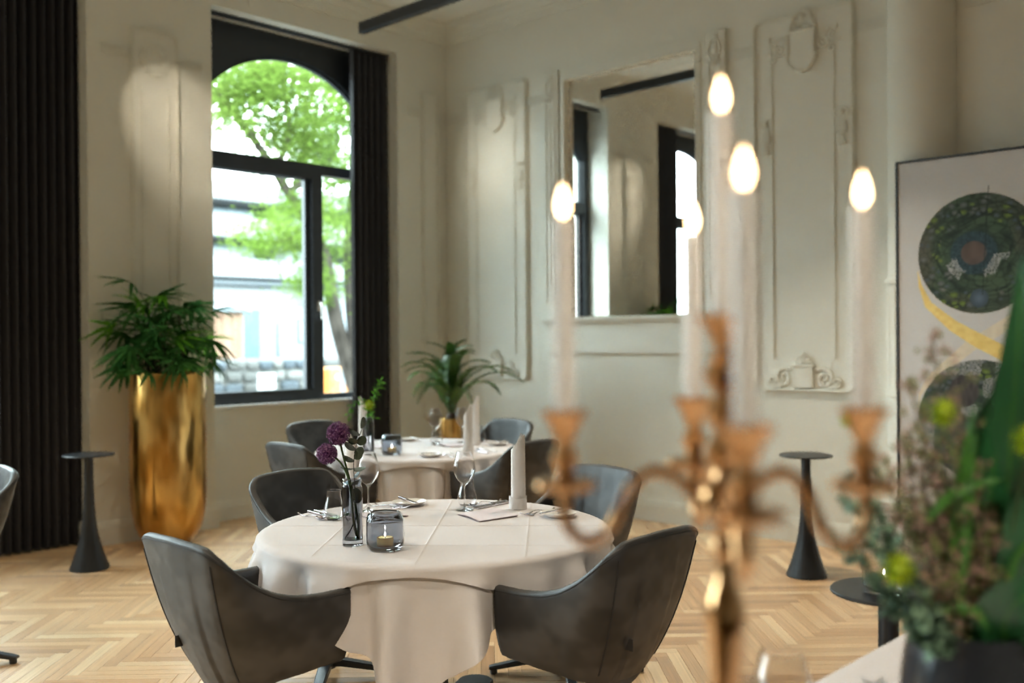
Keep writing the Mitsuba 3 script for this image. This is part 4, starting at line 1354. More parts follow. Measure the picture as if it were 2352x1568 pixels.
def cycad_frond(L, rng, arch):
    path = spline([(0, 0, 0), (L * 0.35, 0, arch * 0.16), (L * 0.7, 0, arch * 0.16), (L, 0, -arch * 0.06)], 30)
    g = []
    n = 34
    for k in range(n):
        u = 0.16 + 0.82 * k / (n - 1)
        i = u * 29
        p = np.array([np.interp(i, np.arange(30), path[:, c]) for c in range(3)])
        i0 = min(int(i), 28); tn = path[i0 + 1] - path[i0]; tn /= np.linalg.norm(tn)
        l = 0.095 * math.sin(PI * min(0.18 + 0.82 * u, 0.97)) ** 0.7
        for s in (-1, 1):
            d = tn * 0.75 + np.array([0, s, 0]) * 0.66 + np.array([0, 0, 0.16])
            g.append(place(leaf_blade(l * rng.uniform(0.93, 1.05), 0.0125, 0.12, 0.1, 4, 0.2, 0.6), aim(p, d, 0.0)))
    return cat(g), tube(path, np.linspace(0.0045, 0.0018, 30), 6)


rng = np.random.default_rng(33)
cy = thing('cycad', 'cycad with arching feathery fronds in the slim gold planter', 'palm plant')
crown = np.array([*QP, 0.80])
obj('trunk', place(lathe([(0, 0), (0.03, 0), (0.042, 0.03), (0.035, 0.07), (0, 0.085)], 16), xf(*QP, 0.76)), 'stem_brown', cy, True)
for k in range(27):
    az = k * 2.399 + rng.uniform(-0.15, 0.15)
    el = [1.35, 1.1, 0.95, 0.75, 0.55, 0.35][k % 6] + rng.uniform(-0.08, 0.08)
    L = rng.uniform(0.50, 0.66)
    d = np.array([math.cos(az) * math.cos(el), math.sin(az) * math.cos(el), math.sin(el)])
    reach = crown + d * L
    if reach[1] > M - 0.06 or (reach[1] > M - 0.2 and el < 0.5):
        d[1] = min(d[1], 0.55); d[1] *= 0.8; d /= np.linalg.norm(d)
    leafm, rach = cycad_frond(L, rng, 0.9)
    A = aim(crown + d * 0.02, d, 0.0)
    key = obj('frond', place(leafm, A), 'cycad_leaf', cy, True)
    obj('rachis', place(rach, A), 'stem_green', key, True)

# ------------------------------------------------------------------ the near table: candelabra, candles, bouquet, glasses
NTX0, NTX1, NTY0, NTY1 = -0.945, 0.55, 0.42, 2.50
t = thing('long_table', 'long table in the foreground under a white cloth, carrying candelabra and bouquet', 'table')
obj('tabletop', rbox(NTX0 + 0.012, NTX1 - 0.012, NTY0 + 0.012, NTY1 - 0.012, 0.715, 0.745, 0.004), 'dark_wood', t, False)
for x in (NTX0 + 0.12, NTX1 - 0.12):
    for y in (NTY0 + 0.14, NTY1 - 0.14):
        obj('leg', rbox(x - 0.03, x + 0.03, y - 0.03, y + 0.03, 0, 0.716, 0.004), 'dark_wood', t, False)


def table_cover(u, v):
    gx = np.interp(u, [0, 0.12, 0.16, 0.19, 0.81, 0.84, 0.88, 1], [-0.20, -0.035, -0.008, 0, 1, 1.008, 1.035, 1.20])
    gy = np.interp(v, [0, 0.10, 0.13, 0.15, 0.85, 0.87, 0.90, 1], [-0.18, -0.03, -0.006, 0, 1, 1.006, 1.03, 1.18])
    LX, LY = NTX1 - NTX0, NTY1 - NTY0
    ox, oy = np.maximum(np.maximum(-gx, gx - 1), 0) * LX, np.maximum(np.maximum(-gy, gy - 1), 0) * LY
    h = np.maximum(ox, oy) 
    x = NTX0 + LX * np.clip(gx, 0, 1) + np.sign(gx - 0.5) * np.where(ox > 0, 0.006 + 0.05 * np.minimum(ox, 0.25) + 0.016 * np.sin(gy * 31) * smooth01(ox / 0.15), 0)
    y = NTY0 + LY * np.clip(gy, 0, 1) + np.sign(gy - 0.5) * np.where(oy > 0, 0.006 + 0.05 * np.minimum(oy, 0.25) + 0.016 * np.sin(gx * 23) * smooth01(oy / 0.15), 0)
    z = 0.7475 - np.where(h > 0, np.minimum(h, 1) * 0.98, 0)
    for c in (-0.868, -0.2):
        z = z + np.where(h <= 0, 0.0022 * np.exp(-((x - c) / 0.004) ** 2), 0)
    return np.stack([x, y, z], -1)


Pn, f = grid(table_cover, 150, 110)
tag(obj('tablecloth', slab(Pn, f, 0.0012), 'table_linen', None, True), 'white cloth with a sharp crease on the long foreground table', 'tablecloth')

CC = np.array([-0.515, 0.835])
ARMS = [(math.radians(209), 0.156), (math.radians(43), 0.135), (math.radians(-51), 0.140), (math.radians(134), 0.150)]
ZC = [1.372, 1.376, 1.372, 1.378]
cand = thing('candelabra', 'copper-gold five-armed candelabra in the foreground', 'candelabra')
obj('base', place(lathe([(0, 0), (0.085, 0), (0.088, 0.004), (0.084, 0.014), (0.060, 0.022), (0.050, 0.034), (0.030, 0.050), (0.016, 0.075), (0.012, 0.10), (0.018, 0.112), (0.012, 0.125), (0, 0.13)], 48), xf(*CC, ZT - 0.003)), 'copper_gold', cand, 35)
sh = [(0, 0.875), (0.010, 0.875), (0.013, 0.90), (0.009, 0.93), (0.0085, 0.98), (0.0105, 1.06), (0.0150, 1.13), (0.0178, 1.165), (0.0185, 1.185), (0.0150, 1.20), (0.009, 1.215), (0.0075, 1.235), (0.0125, 1.243), (0.0125, 1.250), (0.007, 1.258), (0.010, 1.268), (0.024, 1.276), (0.028, 1.290), (0.024, 1.304), (0.012, 1.312), (0.0095, 1.322),
      (0.017, 1.330), (0.019, 1.340), (0.013, 1.350), (0.008, 1.358), (0.0155, 1.368), (0.017, 1.378), (0.011, 1.388), (0.0075, 1.396), (0.0155, 1.404), (0.0175, 1.416), (0.011, 1.426), (0.007, 1.432), (0, 1.434)]
obj('shaft', place(lathe(sh, 40), xf(*CC)), 'copper_gold', cand, 35)
CUP = [(0, -0.090), (0.006, -0.088), (0.007, -0.080), (0.030, -0.073), (0.0325, -0.069), (0.031, -0.066), (0.010, -0.062), (0.007, -0.056), (0.012, -0.048), (0.0135, -0.041), (0.009, -0.034), (0.007, -0.030), (0.009, -0.024), (0.0165, -0.006), (0.0225, 0.0), (0.0235, 0.003), (0.021, 0.0045), (0.0125, 0.001), (0.0125, -0.012), (0, -0.012)]
for k, ((a, r), zc) in enumerate(zip(ARMS, ZC)):
    s = np.linspace(0, 1, 34)
    pr = [(0.020, 1.285), (0.040, 1.310), (0.066, 1.318), (0.090, 1.296), (0.106, 1.262), (0.128, 1.246), (0.148, 1.262), (r if r > 0.149 else 0.150, zc - 0.088)]
    pr = np.array(pr); pr[:-1, 0] *= (r / 0.150); pr[-1, 0] = r; pr[-2, 0] = r * 0.985
    p = spline(np.c_[pr[:, 0], 0 * pr[:, 0], pr[:, 1]], 40)
    q = np.c_[CC[0] + p[:, 0] * math.cos(a), CC[1] + p[:, 0] * math.sin(a), p[:, 2]]
    obj('arm', tube(q, 0.0052 + 0.0012 * np.sin(np.linspace(0, 6 * PI, 40)) ** 2, 10), 'copper_gold', cand, True)
    obj('cup', place(lathe(CUP, 36), xf(CC[0] + r * math.cos(a), CC[1] + r * math.sin(a), zc)), 'copper_gold', cand, 35)
obj('cup', place(lathe([(0, -0.034)] + CUP[10:], 36), xf(*CC, 1.466)), 'copper_gold', cand, 35)


def candle(x, y, z, L, label):
    t = thing('candle', label, 'candle', 'white candles of the candelabra')
    obj('wax', place(lathe([(0, 0), (0.0095, 0), (0.0112, 0.014), (0.0112, L - 0.004), (0.0118, L), (0.0106, L + 0.003), (0.0085, L - 0.0015), (0.003, L - 0.003), (0, L - 0.003)], 32), xf(x, y, z - 0.011)), 'wax', t, 35)
    obj('wick', place(tube(spline([(0, 0, L - 0.004), (0.0004, 0, L + 0.003), (0.0012, 0.0004, L + 0.009)], 6), 0.0008, 6), xf(x, y, z - 0.011)), 'wick', t, True)
    obj('flame', place(flame_mesh(0.034, 0.0072), xf(x, y, z + L - 0.011 + 0.004)), None, t, True, emitter={'type': 'area', 'radiance': rgb(10.0, 6.0, 2.9)})


for (a, r), zc, L, lab in zip(ARMS, ZC, (0.205, 0.205, 0.207, 0.195), ('lit white candle on the left arm of the candelabra', 'lit white candle on the right arm, before the framed picture', 'lit white candle on the arm nearest to us, the thickest to the eye', 'lit white candle on the rear arm, half hidden behind the tallest one')):
    candle(CC[0] + r * math.cos(a), CC[1] + r * math.sin(a), zc, L, lab)
candle(*CC, 1.466, 0.208, 'tallest lit white candle on the central shaft of the candelabra')

put('wine_glass', WG, 'clear_glass', -0.723, 1.327, ZT - 0.003, 'blurred wine glass at the lower edge, right of the candelabra shaft', 'wine glass', G_W)
put('tumbler', TU, 'clear_glass', -0.895, 1.530, ZT - 0.003, 'blurred tumbler at the lower edge, beside the candelabra shaft', 'tumbler', G_T)

BV = np.array([-0.535, 1.565])
t = thing('flower_vase', 'round glossy black vase of the big bouquet', 'vase')
obj('body', place(lathe([(0, 0), (0.070, 0), (0.078, 0.004)] + curve([(0.084, 0.012), (0.0985, 0.06), (0.104, 0.12), (0.101, 0.19), (0.094, 0.235), (0.090, 0.256)], 26) + [(0.089, 0.262), (0.085, 0.263), (0.083, 0.255), (0.092, 0.20), (0.094, 0.12), (0.085, 0.05), (0.06, 0.02), (0, 0.018)], 56), xf(*BV, ZT - 0.004)), 'vase_black', t, 35)

bq = thing('flower_bouquet', 'large bouquet of glossy leaves, pinkish sprays and lime blooms in the black vase', 'bouquet')
B0 = np.array([*BV, 0.95])
rng = np.random.default_rng(55)


def broad(p0, p1, p2, w, roll, label=None):
    """a big leaf along a bent midrib"""
    path = spline([p0, p1, p2], 24)
    t_ = np.gradient(path, axis=0); t_ /= np.linalg.norm(t_, axis=1, keepdims=True)
    side = np.cross(t_, -FW); side /= np.linalg.norm(side, axis=1, keepdims=True)
    nn = np.cross(side, t_)
    u = np.linspace(0, 1, 24)
    half = w / 2 * np.sin(PI * (0.10 + 0.90 * u) ** 0.9) ** 0.8
    cr, sr = math.cos(roll), math.sin(roll)
    sd = side * cr + nn * sr; up = nn * cr - side * sr
    rows = []
    for q in np.linspace(-1, 1, 9):
        rows.append(path + sd * (half * q)[:, None] + up * (0.30 * half * q * q)[:, None] + up * (0.004 * np.sin(u * 14 + q)[:, None] * abs(q)))
    Pn = np.stack(rows, 1).reshape(-1, 3)
    i, j = np.meshgrid(np.arange(23), np.arange(8), indexing='ij'); a = (i * 9 + j).ravel(); b = a + 9
    f = np.vstack([np.stack([a, b, b + 1], 1), np.stack([a, b + 1, a + 1], 1)])
    return slab(Pn, f, 0.0008), tube(path, np.linspace(0.003, 0.0012, 24), 6)


for p0, p1, p2, w, roll in ((B0 + RX * 0.03, (-0.480, 1.568, 1.30), (-0.452, 1.535, 1.562), 0.066, 0.5), (B0 + RX * 0.02 - FW * 0.01, (-0.503, 1.560, 1.255), (-0.478, 1.600, 1.470), 0.088, -0.25),
                            (B0 + RX * 0.05 - FW * 0.03, (-0.440, 1.555, 1.20), (-0.395, 1.600, 1.42), 0.090, 0.2), (B0 + RX * 0.04 - FW * 0.05, (-0.445, 1.510, 1.08), (-0.405, 1.520, 1.10), 0.085, 0.6), (B0 + FW * 0.03, (-0.55, 1.60, 1.22), (-0.53, 1.64, 1.36), 0.06, 0.2)):
    lf, rib = broad(p0, np.array(p1), np.array(p2), w, roll)
    key = obj('broad_leaf', lf, 'broad_leaf', bq, True, label='broad glossy dark leaf')
    obj('midrib', rib, 'blade_leaf', key, True)
for a, b in (((-0.564, 1.465, 1.179), (-0.470, 1.520, 1.240)), ((-0.530, 1.500, 1.06), (-0.505, 1.493, 1.311)), ((-0.500, 1.529, 1.02), (-0.445, 1.545, 1.160)), ((-0.545, 1.500, 1.10), (-0.505, 1.493, 1.348)), ((-0.55, 1.48, 1.05), (-0.49, 1.50, 1.02)), ((-0.52, 1.53, 1.0), (-0.56, 1.50, 1.27))):
    a, b = np.array(a), np.array(b)
    pts = spline([a, (a + b) / 2 + np.array([0, 0, 0.02]), b], 16)
    lf, rib = broad(pts[0], pts[8], pts[-1], 0.016, 0.3)
    obj('blade_leaf', lf, 'blade_leaf', bq, True, label='narrow grass-green blade')

ENDS = [(-0.587, 1.457, 1.385), (-0.562, 1.482, 1.455), (-0.581, 1.463, 1.328), (-0.598, 1.446, 1.302), (-0.544, 1.499, 1.378), (-0.530, 1.511, 1.314), (-0.572, 1.471, 1.238), (-0.600, 1.444, 1.207), (-0.625, 1.421, 1.264), (-0.549, 1.492, 1.142), (-0.568, 1.474, 1.079),
        (-0.517, 1.523, 1.110), (-0.535, 1.506, 1.206), (-0.609, 1.435, 1.162), (-0.586, 1.458, 1.277), (-0.521, 1.520, 1.251), (-0.50, 1.50, 1.17), (-0.56, 1.52, 1.30), (-0.575, 1.50, 1.19), (-0.53, 1.47, 1.09)]
for k, e in enumerate(ENDS):
    e = np.array(e)
    p0 = B0 + RX * rng.uniform(-0.05, 0.04) + FW * rng.uniform(-0.05, 0.02)
    path = spline([p0, (p0 + e) / 2 + RX * rng.uniform(-0.015, 0.015) + [0, 0, 0.01], e], 20)
    key = obj('flower_spray', tube(path, np.linspace(0.0018, 0.0008, 20), 6), 'stem_dark', bq, True, label='twiggy spray of small pinkish buds')
    pts, tw = [], []
    for j in range(34):
        i = int(19 * (0.45 + 0.55 * rng.random() ** 0.8))
        tip = path[i] + rng.normal(0, 0.013, 3) + [0, 0, 0.008]
        tw.append(tube(np.array([path[i], tip]), 0.0005, 4, cap=False))
        pts += [tip + rng.normal(0, 0.0042, 3) for _ in range(4)]
    pts = np.array(pts)
    m = rng.random(len(pts)) < 0.62
    obj('buds', bits(pts[m], rng.uniform(0.0018, 0.0038, m.sum())), 'bud_pink', key, True, kind='stuff', label='dusty pink buds')
    obj('leaflets', cat(bits(pts[~m], rng.uniform(0.0022, 0.0044, (~m).sum())), *tw), 'bud_olive', key, True, kind='stuff', label='olive leaflets')
for k, e in enumerate([(-0.639, 1.351, 1.226), (-0.644, 1.346, 1.155), (-0.617, 1.372, 1.108), (-0.635, 1.356, 1.254), (-0.566, 1.420, 1.046), (-0.628, 1.362, 1.177), (-0.60, 1.40, 1.06), (-0.55, 1.43, 1.00)]):
    e = np.array(e)
    p0 = B0 + RX * rng.uniform(-0.05, 0.0) - FW * rng.uniform(0.0, 0.05)
    path = spline([p0, (p0 * 0.45 + e * 0.55) + [0, 0, 0.01], e], 20)
    key = obj('eucalyptus_spray', tube(path, np.linspace(0.0018, 0.0009, 20), 6), 'stem_dark', bq, True, label='spray of small grey-green leaves')
    g = []
    for j in range(64):
        i = int(4 + 15 * j / 63)
        d = rng.normal(0, 1, 3); d[2] += 0.4
        g.append(place(disc_leaf(0.0135, 0.019), aim(path[i], d, rng.uniform(-1, 1))))
    obj('leaflets', cat(g), 'dusty_leaf', key, True, kind='stuff', label='small grey-green leaves')
for k, (c, r) in enumerate((((-0.575, 1.384, 1.119), 0.026), ((-0.528, 1.430, 1.339), 0.022), ((-0.440, 1.505, 1.298), 0.026), ((-0.629, 1.345, 1.329), 0.010))):
    c = np.array(c)
    fl = obj('lime_bloom', tube(spline([B0, (B0 + c) / 2 + RX * 0.01, c], 12), 0.0018, 6), 'stem_green', bq, True, label='round lime bloom on its stem')
    lime_bloom(c, r, None, parent=fl, face=-FW + np.array([0, 0, 0.3]), seed=k + 9)

# glass hurricane on the black side table, with a tealight
GX = np.array([-1.170, 2.725])
HV = shell_of_revolution([(0, 0), (0.052, 0.0), (0.055, 0.003)] + curve([(0.056, 0.010), (0.060, 0.05), (0.066, 0.11), (0.072, 0.18), (0.076, 0.235)], 26), 0.0035, 18, 0.016)
put('crystal_hurricane', HV, 'clear_glass', *GX, 0.733, 'faceted clear glass hurricane on the black side table beside the bouquet', 'candle holder', None, smooth=12)
tealight(GX[0], GX[1], 0.7495, 'tealight in the clear glass hurricane beside the bouquet')

# ------------------------------------------------------------------ framed picture in front of the column
ax0, ax1, az0, az1, ay = -2.547, -1.563, 0.347, 2.525, 6.142
C1, C2, CR = (-2.055, 1.928), (-2.055, 0.944), 0.355
YEL = [(-2.416, 1.85, 0.0), (-2.400, 1.75, 0.010), (-2.352, 1.632, 0.022), (-2.21, 1.505, 0.034), (-2.061, 1.412, 0.042), (-1.916, 1.335, 0.042), (-1.780, 1.245, 0.034), (-1.705, 1.13, 0.018), (-1.694, 1.02, 0.0)]
CRM = [(-2.416, 1.02, 0.0), (-2.404, 1.09, 0.010), (-2.350, 1.170, 0.022), (-2.263, 1.245, 0.030), (-2.110, 1.380, 0.036), (-1.939, 1.485, 0.036), (-1.800, 1.580, 0.028), (-1.715, 1.72, 0.014), (-1.695, 1.85, 0.0)]


def along(px, pz, line):
    out = mi.Float(9)
    for (x0, z0, w0), (x1, z1, w1) in zip(line[:-1], line[1:]):
        dx, dz = x1 - x0, z1 - z0
        t_ = dr.clip(((px - x0) * dx + (pz - z0) * dz) / (dx * dx + dz * dz), 0, 1)
        d = dr.sqrt(dr.square(px - x0 - dx * t_) + dr.square(pz - z0 - dz * t_)) - (w0 + (w1 - w0) * t_)
        out = dr.minimum(out, d)
    return out


def art_fn(p, n, uv):
    x, z = p.x, p.z
    c = mix((0.54, 0.52, 0.515), (0.58, 0.56, 0.555), noise(x * 300, z * 300, 1))
    c = dr.select(along(x, z, CRM) < 0, mix((0.62, 0.54, 0.43), (0.70, 0.62, 0.50), noise(x * 40, z * 40, 0)), c)
    c = dr.select(along(x, z, YEL) < 0, mix((0.66, 0.46, 0.13), (0.78, 0.60, 0.22), noise(x * 40, z * 40, 3)), c)
    for (cx, cz), up in ((C1, 1), (C2, 0)):
        rx, rz = x - cx, z - cz
        r = dr.sqrt(rx * rx + rz * rz)
        th = dr.atan2(rz, rx)
        wx, wz = x + 0.02 * noise(x * 12, z * 12, 3), z + 0.02 * noise(x * 12, z * 12, 8)
        d1, d2, idn = voronoi(wx * 17 + up * 7, wz * 22)
        b1, b2, bid = voronoi(x * 58 + 3, z * 58 + up)
        stria = noise(r * 80 + 7 * noise(x * 7, z * 7, 2), th * 2, 5)
        ground = mix((0.004, 0.011, 0.006), (0.040, 0.066, 0.030), stria)
        ground = mix(ground, (0.060, 0.050, 0.032), smoothstep(0.45, 0.8, noise(x * 5 + 9, z * 5, 1)) * stria)
        stone = mix((0.035, 0.050, 0.065), (0.11, 0.105, 0.085), idn)
        stone = mix(stone, (0.09, 0.125, 0.016), smoothstep(0.72, 0.80, cell_rand(idn * 91, 2)))
        heap = smoothstep(0.42, 0.58, noise(x * 6.5 + 2 * up, z * 6.5, 6) * 0.7 + 0.3 * smoothstep(0.10, 0.30, r))
        g = dr.select((d2 - d1 > 0.16) & (d1 < 0.20 + 0.22 * idn) & (heap > 0.5), stone * (1.2 - 1.6 * d1), ground * (0.6 + 0.6 * smoothstep(0.0, 0.2, d2 - d1)))
        if up:
            e = dr.sqrt(dr.square(rx + 0.030) + dr.square((rz - 0.004) * 1.05))
            g = dr.select(e < 0.135, mix((0.006, 0.016, 0.020), (0.022, 0.050, 0.056), noise(x * 150, z * 150, 0)), g)
            g = dr.select(e < 0.073, mix((0.040, 0.024, 0.018), (0.10, 0.065, 0.050), noise(x * 24, z * 24, 4)), g)
            ea = dr.atan2(rz - 0.004, rx + 0.030) + 0.5 * (noise(x * 20, z * 20, 1) - 0.5)
            ring = (e > 0.10 + 0.03 * noise(x * 16, z * 16, 2)) & (e < 0.15 + 0.06 * noise(x * 18 + 5, z * 18, 2))
            g = dr.select((b2 - b1 < 0.24) & ring & (((ea > -2.75) & (ea < -1.95)) | ((ea > -1.15) & (ea < -0.10))), mi.Color3f(0.30, 0.29, 0.28), g)
            s = dr.sqrt(dr.square((rx - 0.0) * 1.05) + dr.square(rz + 0.265))
            g = dr.select(s < 0.055, mix((0.03, 0.045, 0.06), (0.075, 0.10, 0.13), smoothstep(0.06, 0.0, s)), g)
        else:
            g = dr.select((b2 - b1 < 0.22) & (noise(x * 8, z * 8, 7) > 0.60), mi.Color3f(0.24, 0.23, 0.22), g)
            e = dr.sqrt(dr.square(rx + 0.09) + dr.square((rz - 0.17) * 0.9))
            g = dr.select(e < 0.085, mix((0.020, 0.014, 0.012), (0.055, 0.042, 0.036), noise(x * 90, z * 20, 4)), g)
        c = dr.select(r < CR, g, c)
    thread = (dr.abs(x + 2.012 - (z - 2.1) * 0.06) < 0.0025) & (z > 1.68) & (z < 2.32)
    return dr.select(thread, mi.Color3f(0.008, 0.014, 0.010), c)


mat('art_print', P(proc(art_fn), 0.6, spec=0.3))
t = thing('framed_picture', 'tall framed print of two stone circles tied by a yellow ribbon, before the column', 'picture')
obj('print', rbox(ax0 + 0.008, ax1 - 0.008, ay + 0.010, ay + 0.040, az0 + 0.008, az1 - 0.008, 0.001), 'art_print', t, False)
for nm, q in (('side', (ax0, ax0 + 0.014, az0, az1)), ('side', (ax1 - 0.014, ax1, az0, az1)), ('rail', (ax0 + 0.014, ax1 - 0.014, az1 - 0.014, az1)), ('rail', (ax0 + 0.014, ax1 - 0.014, az0, az0 + 0.014))):
    obj('frame_' + nm, rbox(q[0], q[1], ay, ay + 0.042, q[2], q[3], 0.002), 'black_metal', t, False)

# ------------------------------------------------------------------ black linear pendants on white cables; the spots sit on their hidden stretches
def pendant(x0, x1, y, label, cables):
    t = thing('linear_pendant', label, 'pendant lamp', 'black linear pendants')
    obj('bar', rbox(x0, x1, y - 0.026, y + 0.026, 3.880, 3.966, 0.003), 'black_metal', t, False)
    for x in cables:
        obj('cable', tube([(x, y, 3.966), (x, y, H)], 0.0035, 8), 'cable_white', t, True, label='white suspension cable')
        obj('cable_grip', place(lathe([(0, 0), (0.011, 0), (0.011, 0.012), (0.007, 0.03), (0, 0.032)], 16), xf(x, y, 3.965)), 'cable_white', t, 30, label='white cable grip')
        obj('rose', place(lathe([(0, 0), (0.035, 0.0), (0.035, 0.02), (0, 0.02)], 20), xf(x, y, H - 0.02)), 'cable_white', t, 30)
    return t


mat('cable_white', P((0.75, 0.74, 0.72), 0.5))
mat('lamp_glow', two({'type': 'diffuse', 'reflectance': rgb(0.8, 0.8, 0.8)}))
pd1 = pendant(-6.33, -2.30, 4.929, 'black linear pendant below the ceiling, its end at the window side in view', (-5.62, -3.1))
pd2 = pendant(-6.30, -2.30, 2.90, 'second black linear pendant, above the frame', (-5.6, -3.0))
pd3 = pendant(-6.30, 1.20, 0.30, 'black linear pendant above the photographer', (-5.5, -2.0, 0.6))


def spot(pd, x, y, aim_at, power, cut, beam, name='spot_beam'):
    """a small cylinder head under the bar with its beam"""
    p = np.array([x, y, 3.845]); d = np.array(aim_at, float) - p; d /= np.linalg.norm(d)
    head = lathe([(0, -0.05), (0.026, -0.05), (0.028, -0.045), (0.028, 0.045), (0.022, 0.045), (0.022, 0.02), (0, 0.02)], 24)
    z = d; xx = np.cross(z, [0.3, 0.9, 0.1]); xx /= np.linalg.norm(xx); yy = np.cross(z, xx)
    A = np.eye(4); A[:3, 0], A[:3, 1], A[:3, 2], A[:3, 3] = xx, yy, z, p
    k = obj('spot_head', place(head, A), 'black_metal', pd, 30)
    obj('bracket', tube([(x, y, 3.882), (x, y, 3.85)], 0.006, 8), 'black_metal', pd, True)
    q = p + d * 0.05
    scene[numbered(name)] = {'type': 'spot', 'intensity': warm(power), 'cutoff_angle': cut, 'beam_width': beam, 'to_world': T().look_at(origin=q.tolist(), target=(q + d).tolist(), up=[0.1, 0.3, 0.95])}


spot(pd2, -6.12, 2.90, (-6.99, 3.82, 2.95), 5.4, 21, 3)
spot(pd2, -5.60, 2.90, (-6.32, 6.44, 3.12), 9.0, 8.5, 2)
spot(pd2, -5.45, 2.90, (-6.32, 6.44, 2.70), 6.0, 9, 2)
spot(pd1, -4.60, 4.929, (-4.84, 4.25, 0.75), 2.0, 34, 18)
spot(pd1, -3.20, 4.929, (-2.60, 4.70, 0.0), 14.0, 44, 24)
spot(pd2, -4.60, 2.90, (-4.70, 2.70, 0.0), 4.0, 50, 26)
spot(pd2, -2.80, 2.90, (-2.78, 2.52, 0.75), 0.7, 34, 18)
spot(pd3, -4.90, 0.30, (-4.95, 0.80, 0.0), 4.0, 50, 26)
spot(pd3, -2.60, 0.30, (-2.40, 0.90, 0.0), 7.0, 50, 26)
spot(pd3, 0.80, 0.30, (-0.55, 1.05, 1.25), 20.0, 26, 14)
# ------------------------------------------------------------------ the street outside
GZ = -0.75
mat('plaster_white', two({'type': 'diffuse', 'reflectance': rgb(0.173, 0.180, 0.184)}))
mat('concrete', two({'type': 'diffuse', 'reflectance': rgb(0.061, 0.068, 0.072)}))
mat('pavement', two({'type': 'diffuse', 'reflectance': rgb(0.086, 0.090, 0.090)}))
mat('window_dark', P((0.10, 0.15, 0.18), 0.15, spec=0.6))


def larch_fn(p, n, uv):
    b = dr.floor(p.y / 0.14)
    g = fbm(p.y * 60, p.z * 1.5, b, 3)
    return mix((0.085, 0.035, 0.014), (0.20, 0.12, 0.075), g * 0.7 + 0.3 * cell_rand(b, 4))


mat('larch', P(proc(larch_fn), 0.7))
mat('teal_door', P((0.025, 0.075, 0.085), 0.5))
mat('rubble_stone', two({'type': 'diffuse', 'reflectance': rgb(0.080, 0.080, 0.076)}))
mat('rubble_stone_blue', two({'type': 'diffuse', 'reflectance': rgb(0.055, 0.064, 0.072)}))
mat('rubble_stone_pale', two({'type': 'diffuse', 'reflectance': rgb(0.115, 0.114, 0.108)}))
mat('mortar', two({'type': 'diffuse', 'reflectance': rgb(0.101, 0.101, 0.097)}))
mat('orange_paint', P((0.36, 0.12, 0.015), 0.5))
mat('sign_white', P((0.50, 0.52, 0.52), 0.4))
mat('sign_blue', P((0.13, 0.22, 0.28), 0.4))
mat('post_grey', P((0.14, 0.165, 0.18), 0.4))
mat('bark', two({'type': 'diffuse', 'reflectance': proc(lambda p, n, uv: mix((0.018, 0.015, 0.012), (0.055, 0.046, 0.038), noise(p.x * 14, p.y * 14, p.z * 4)))}))


def crown_fn(p, n, uv):
    return mix((0.070, 0.128, 0.016), (0.140, 0.200, 0.045), noise(p.x * 1.6, p.y * 1.6, p.z * 1.6))


mat('tree_leaf', {'type': 'principledthin', 'base_color': proc(crown_fn), 'roughness': 0.6, 'diff_trans': 1.25, 'spec_trans': 0.0, 'eta': 1.3})
struct('ground', box(-60, WX0 - 0.02, -40, 60, GZ - 0.3, GZ), 'pavement', 'grey street outside the windows', smooth=False)
labels['ground']['category'] = 'ground'

b = thing('office_building', 'white building with stacked balconies across the street', 'building')
BX = -22.0
obj('ground_floor', rbox(BX - 8, BX, 2.0, 34, GZ, 2.86, 0.02), 'plaster_white', b, False)
obj('upper_floors', rbox(BX - 8, BX - 1.6, 2.0, 26, 2.80, 5.35, 0.02), 'concrete', b, False)
obj('roof_slab', rbox(BX - 8, BX - 0.5, 2.0, 26, 5.0, 5.45, 0.03), 'plaster_white', b, False)
for k, (z0, z1) in enumerate(((3.02, 3.50), (4.02, 4.55))):
    obj('balcony', rbox(BX - 1.7, BX - 0.15, 2.0, 25, z0, z1, 0.03), 'plaster_white', b, False)
for j, y in enumerate(np.arange(3.0, 25, 2.4)):
    obj('pier', rbox(BX - 1.62, BX - 1.1, y, y + 0.35, 2.86, 5.0, 0.02), 'plaster_white', b, False)
    w_ = obj('window', rbox(BX - 1.66, BX - 1.58, y + 0.6, y + 2.1, 3.55, 4.0, 0.01), 'frame_black', b, False)
    obj('pane', rbox(BX - 1.60, BX - 1.565, y + 0.65, y + 2.05, 3.58, 3.97, 0.004), 'window_dark', w_, False)
    w_ = obj('window', rbox(BX - 1.66, BX - 1.58, y + 0.6, y + 2.1, 4.56, 4.96, 0.01), 'frame_black', b, False)
    obj('pane', rbox(BX - 1.60, BX - 1.565, y + 0.65, y + 2.05, 4.59, 4.93, 0.004), 'window_dark', w_, False)
for y0, y1 in ((14.95, 15.45), (16.2, 16.9)):
    w_ = obj('window', rbox(BX - 0.02, BX + 0.04, y0, y1, 1.35, 2.0, 0.01), 'teal_door', b, False)
    obj('pane', rbox(BX + 0.03, BX + 0.05, y0 + 0.06, y1 - 0.06, 1.41, 1.94, 0.004), 'window_dark', w_, False)
obj('door', rbox(BX - 0.02, BX + 0.06, 13.30, 13.82, GZ, 2.22, 0.01), 'teal_door', b, False)
obj('drain_pipe', tube([(BX + 0.08, 14.39, GZ), (BX + 0.08, 14.39, 1.92)], 0.055, 12), 'post_grey', b, 30)
obj('ledge', rbox(BX - 0.02, BX + 0.18, 2.0, 34, 2.80, 2.92, 0.02), 'concrete', b, False)

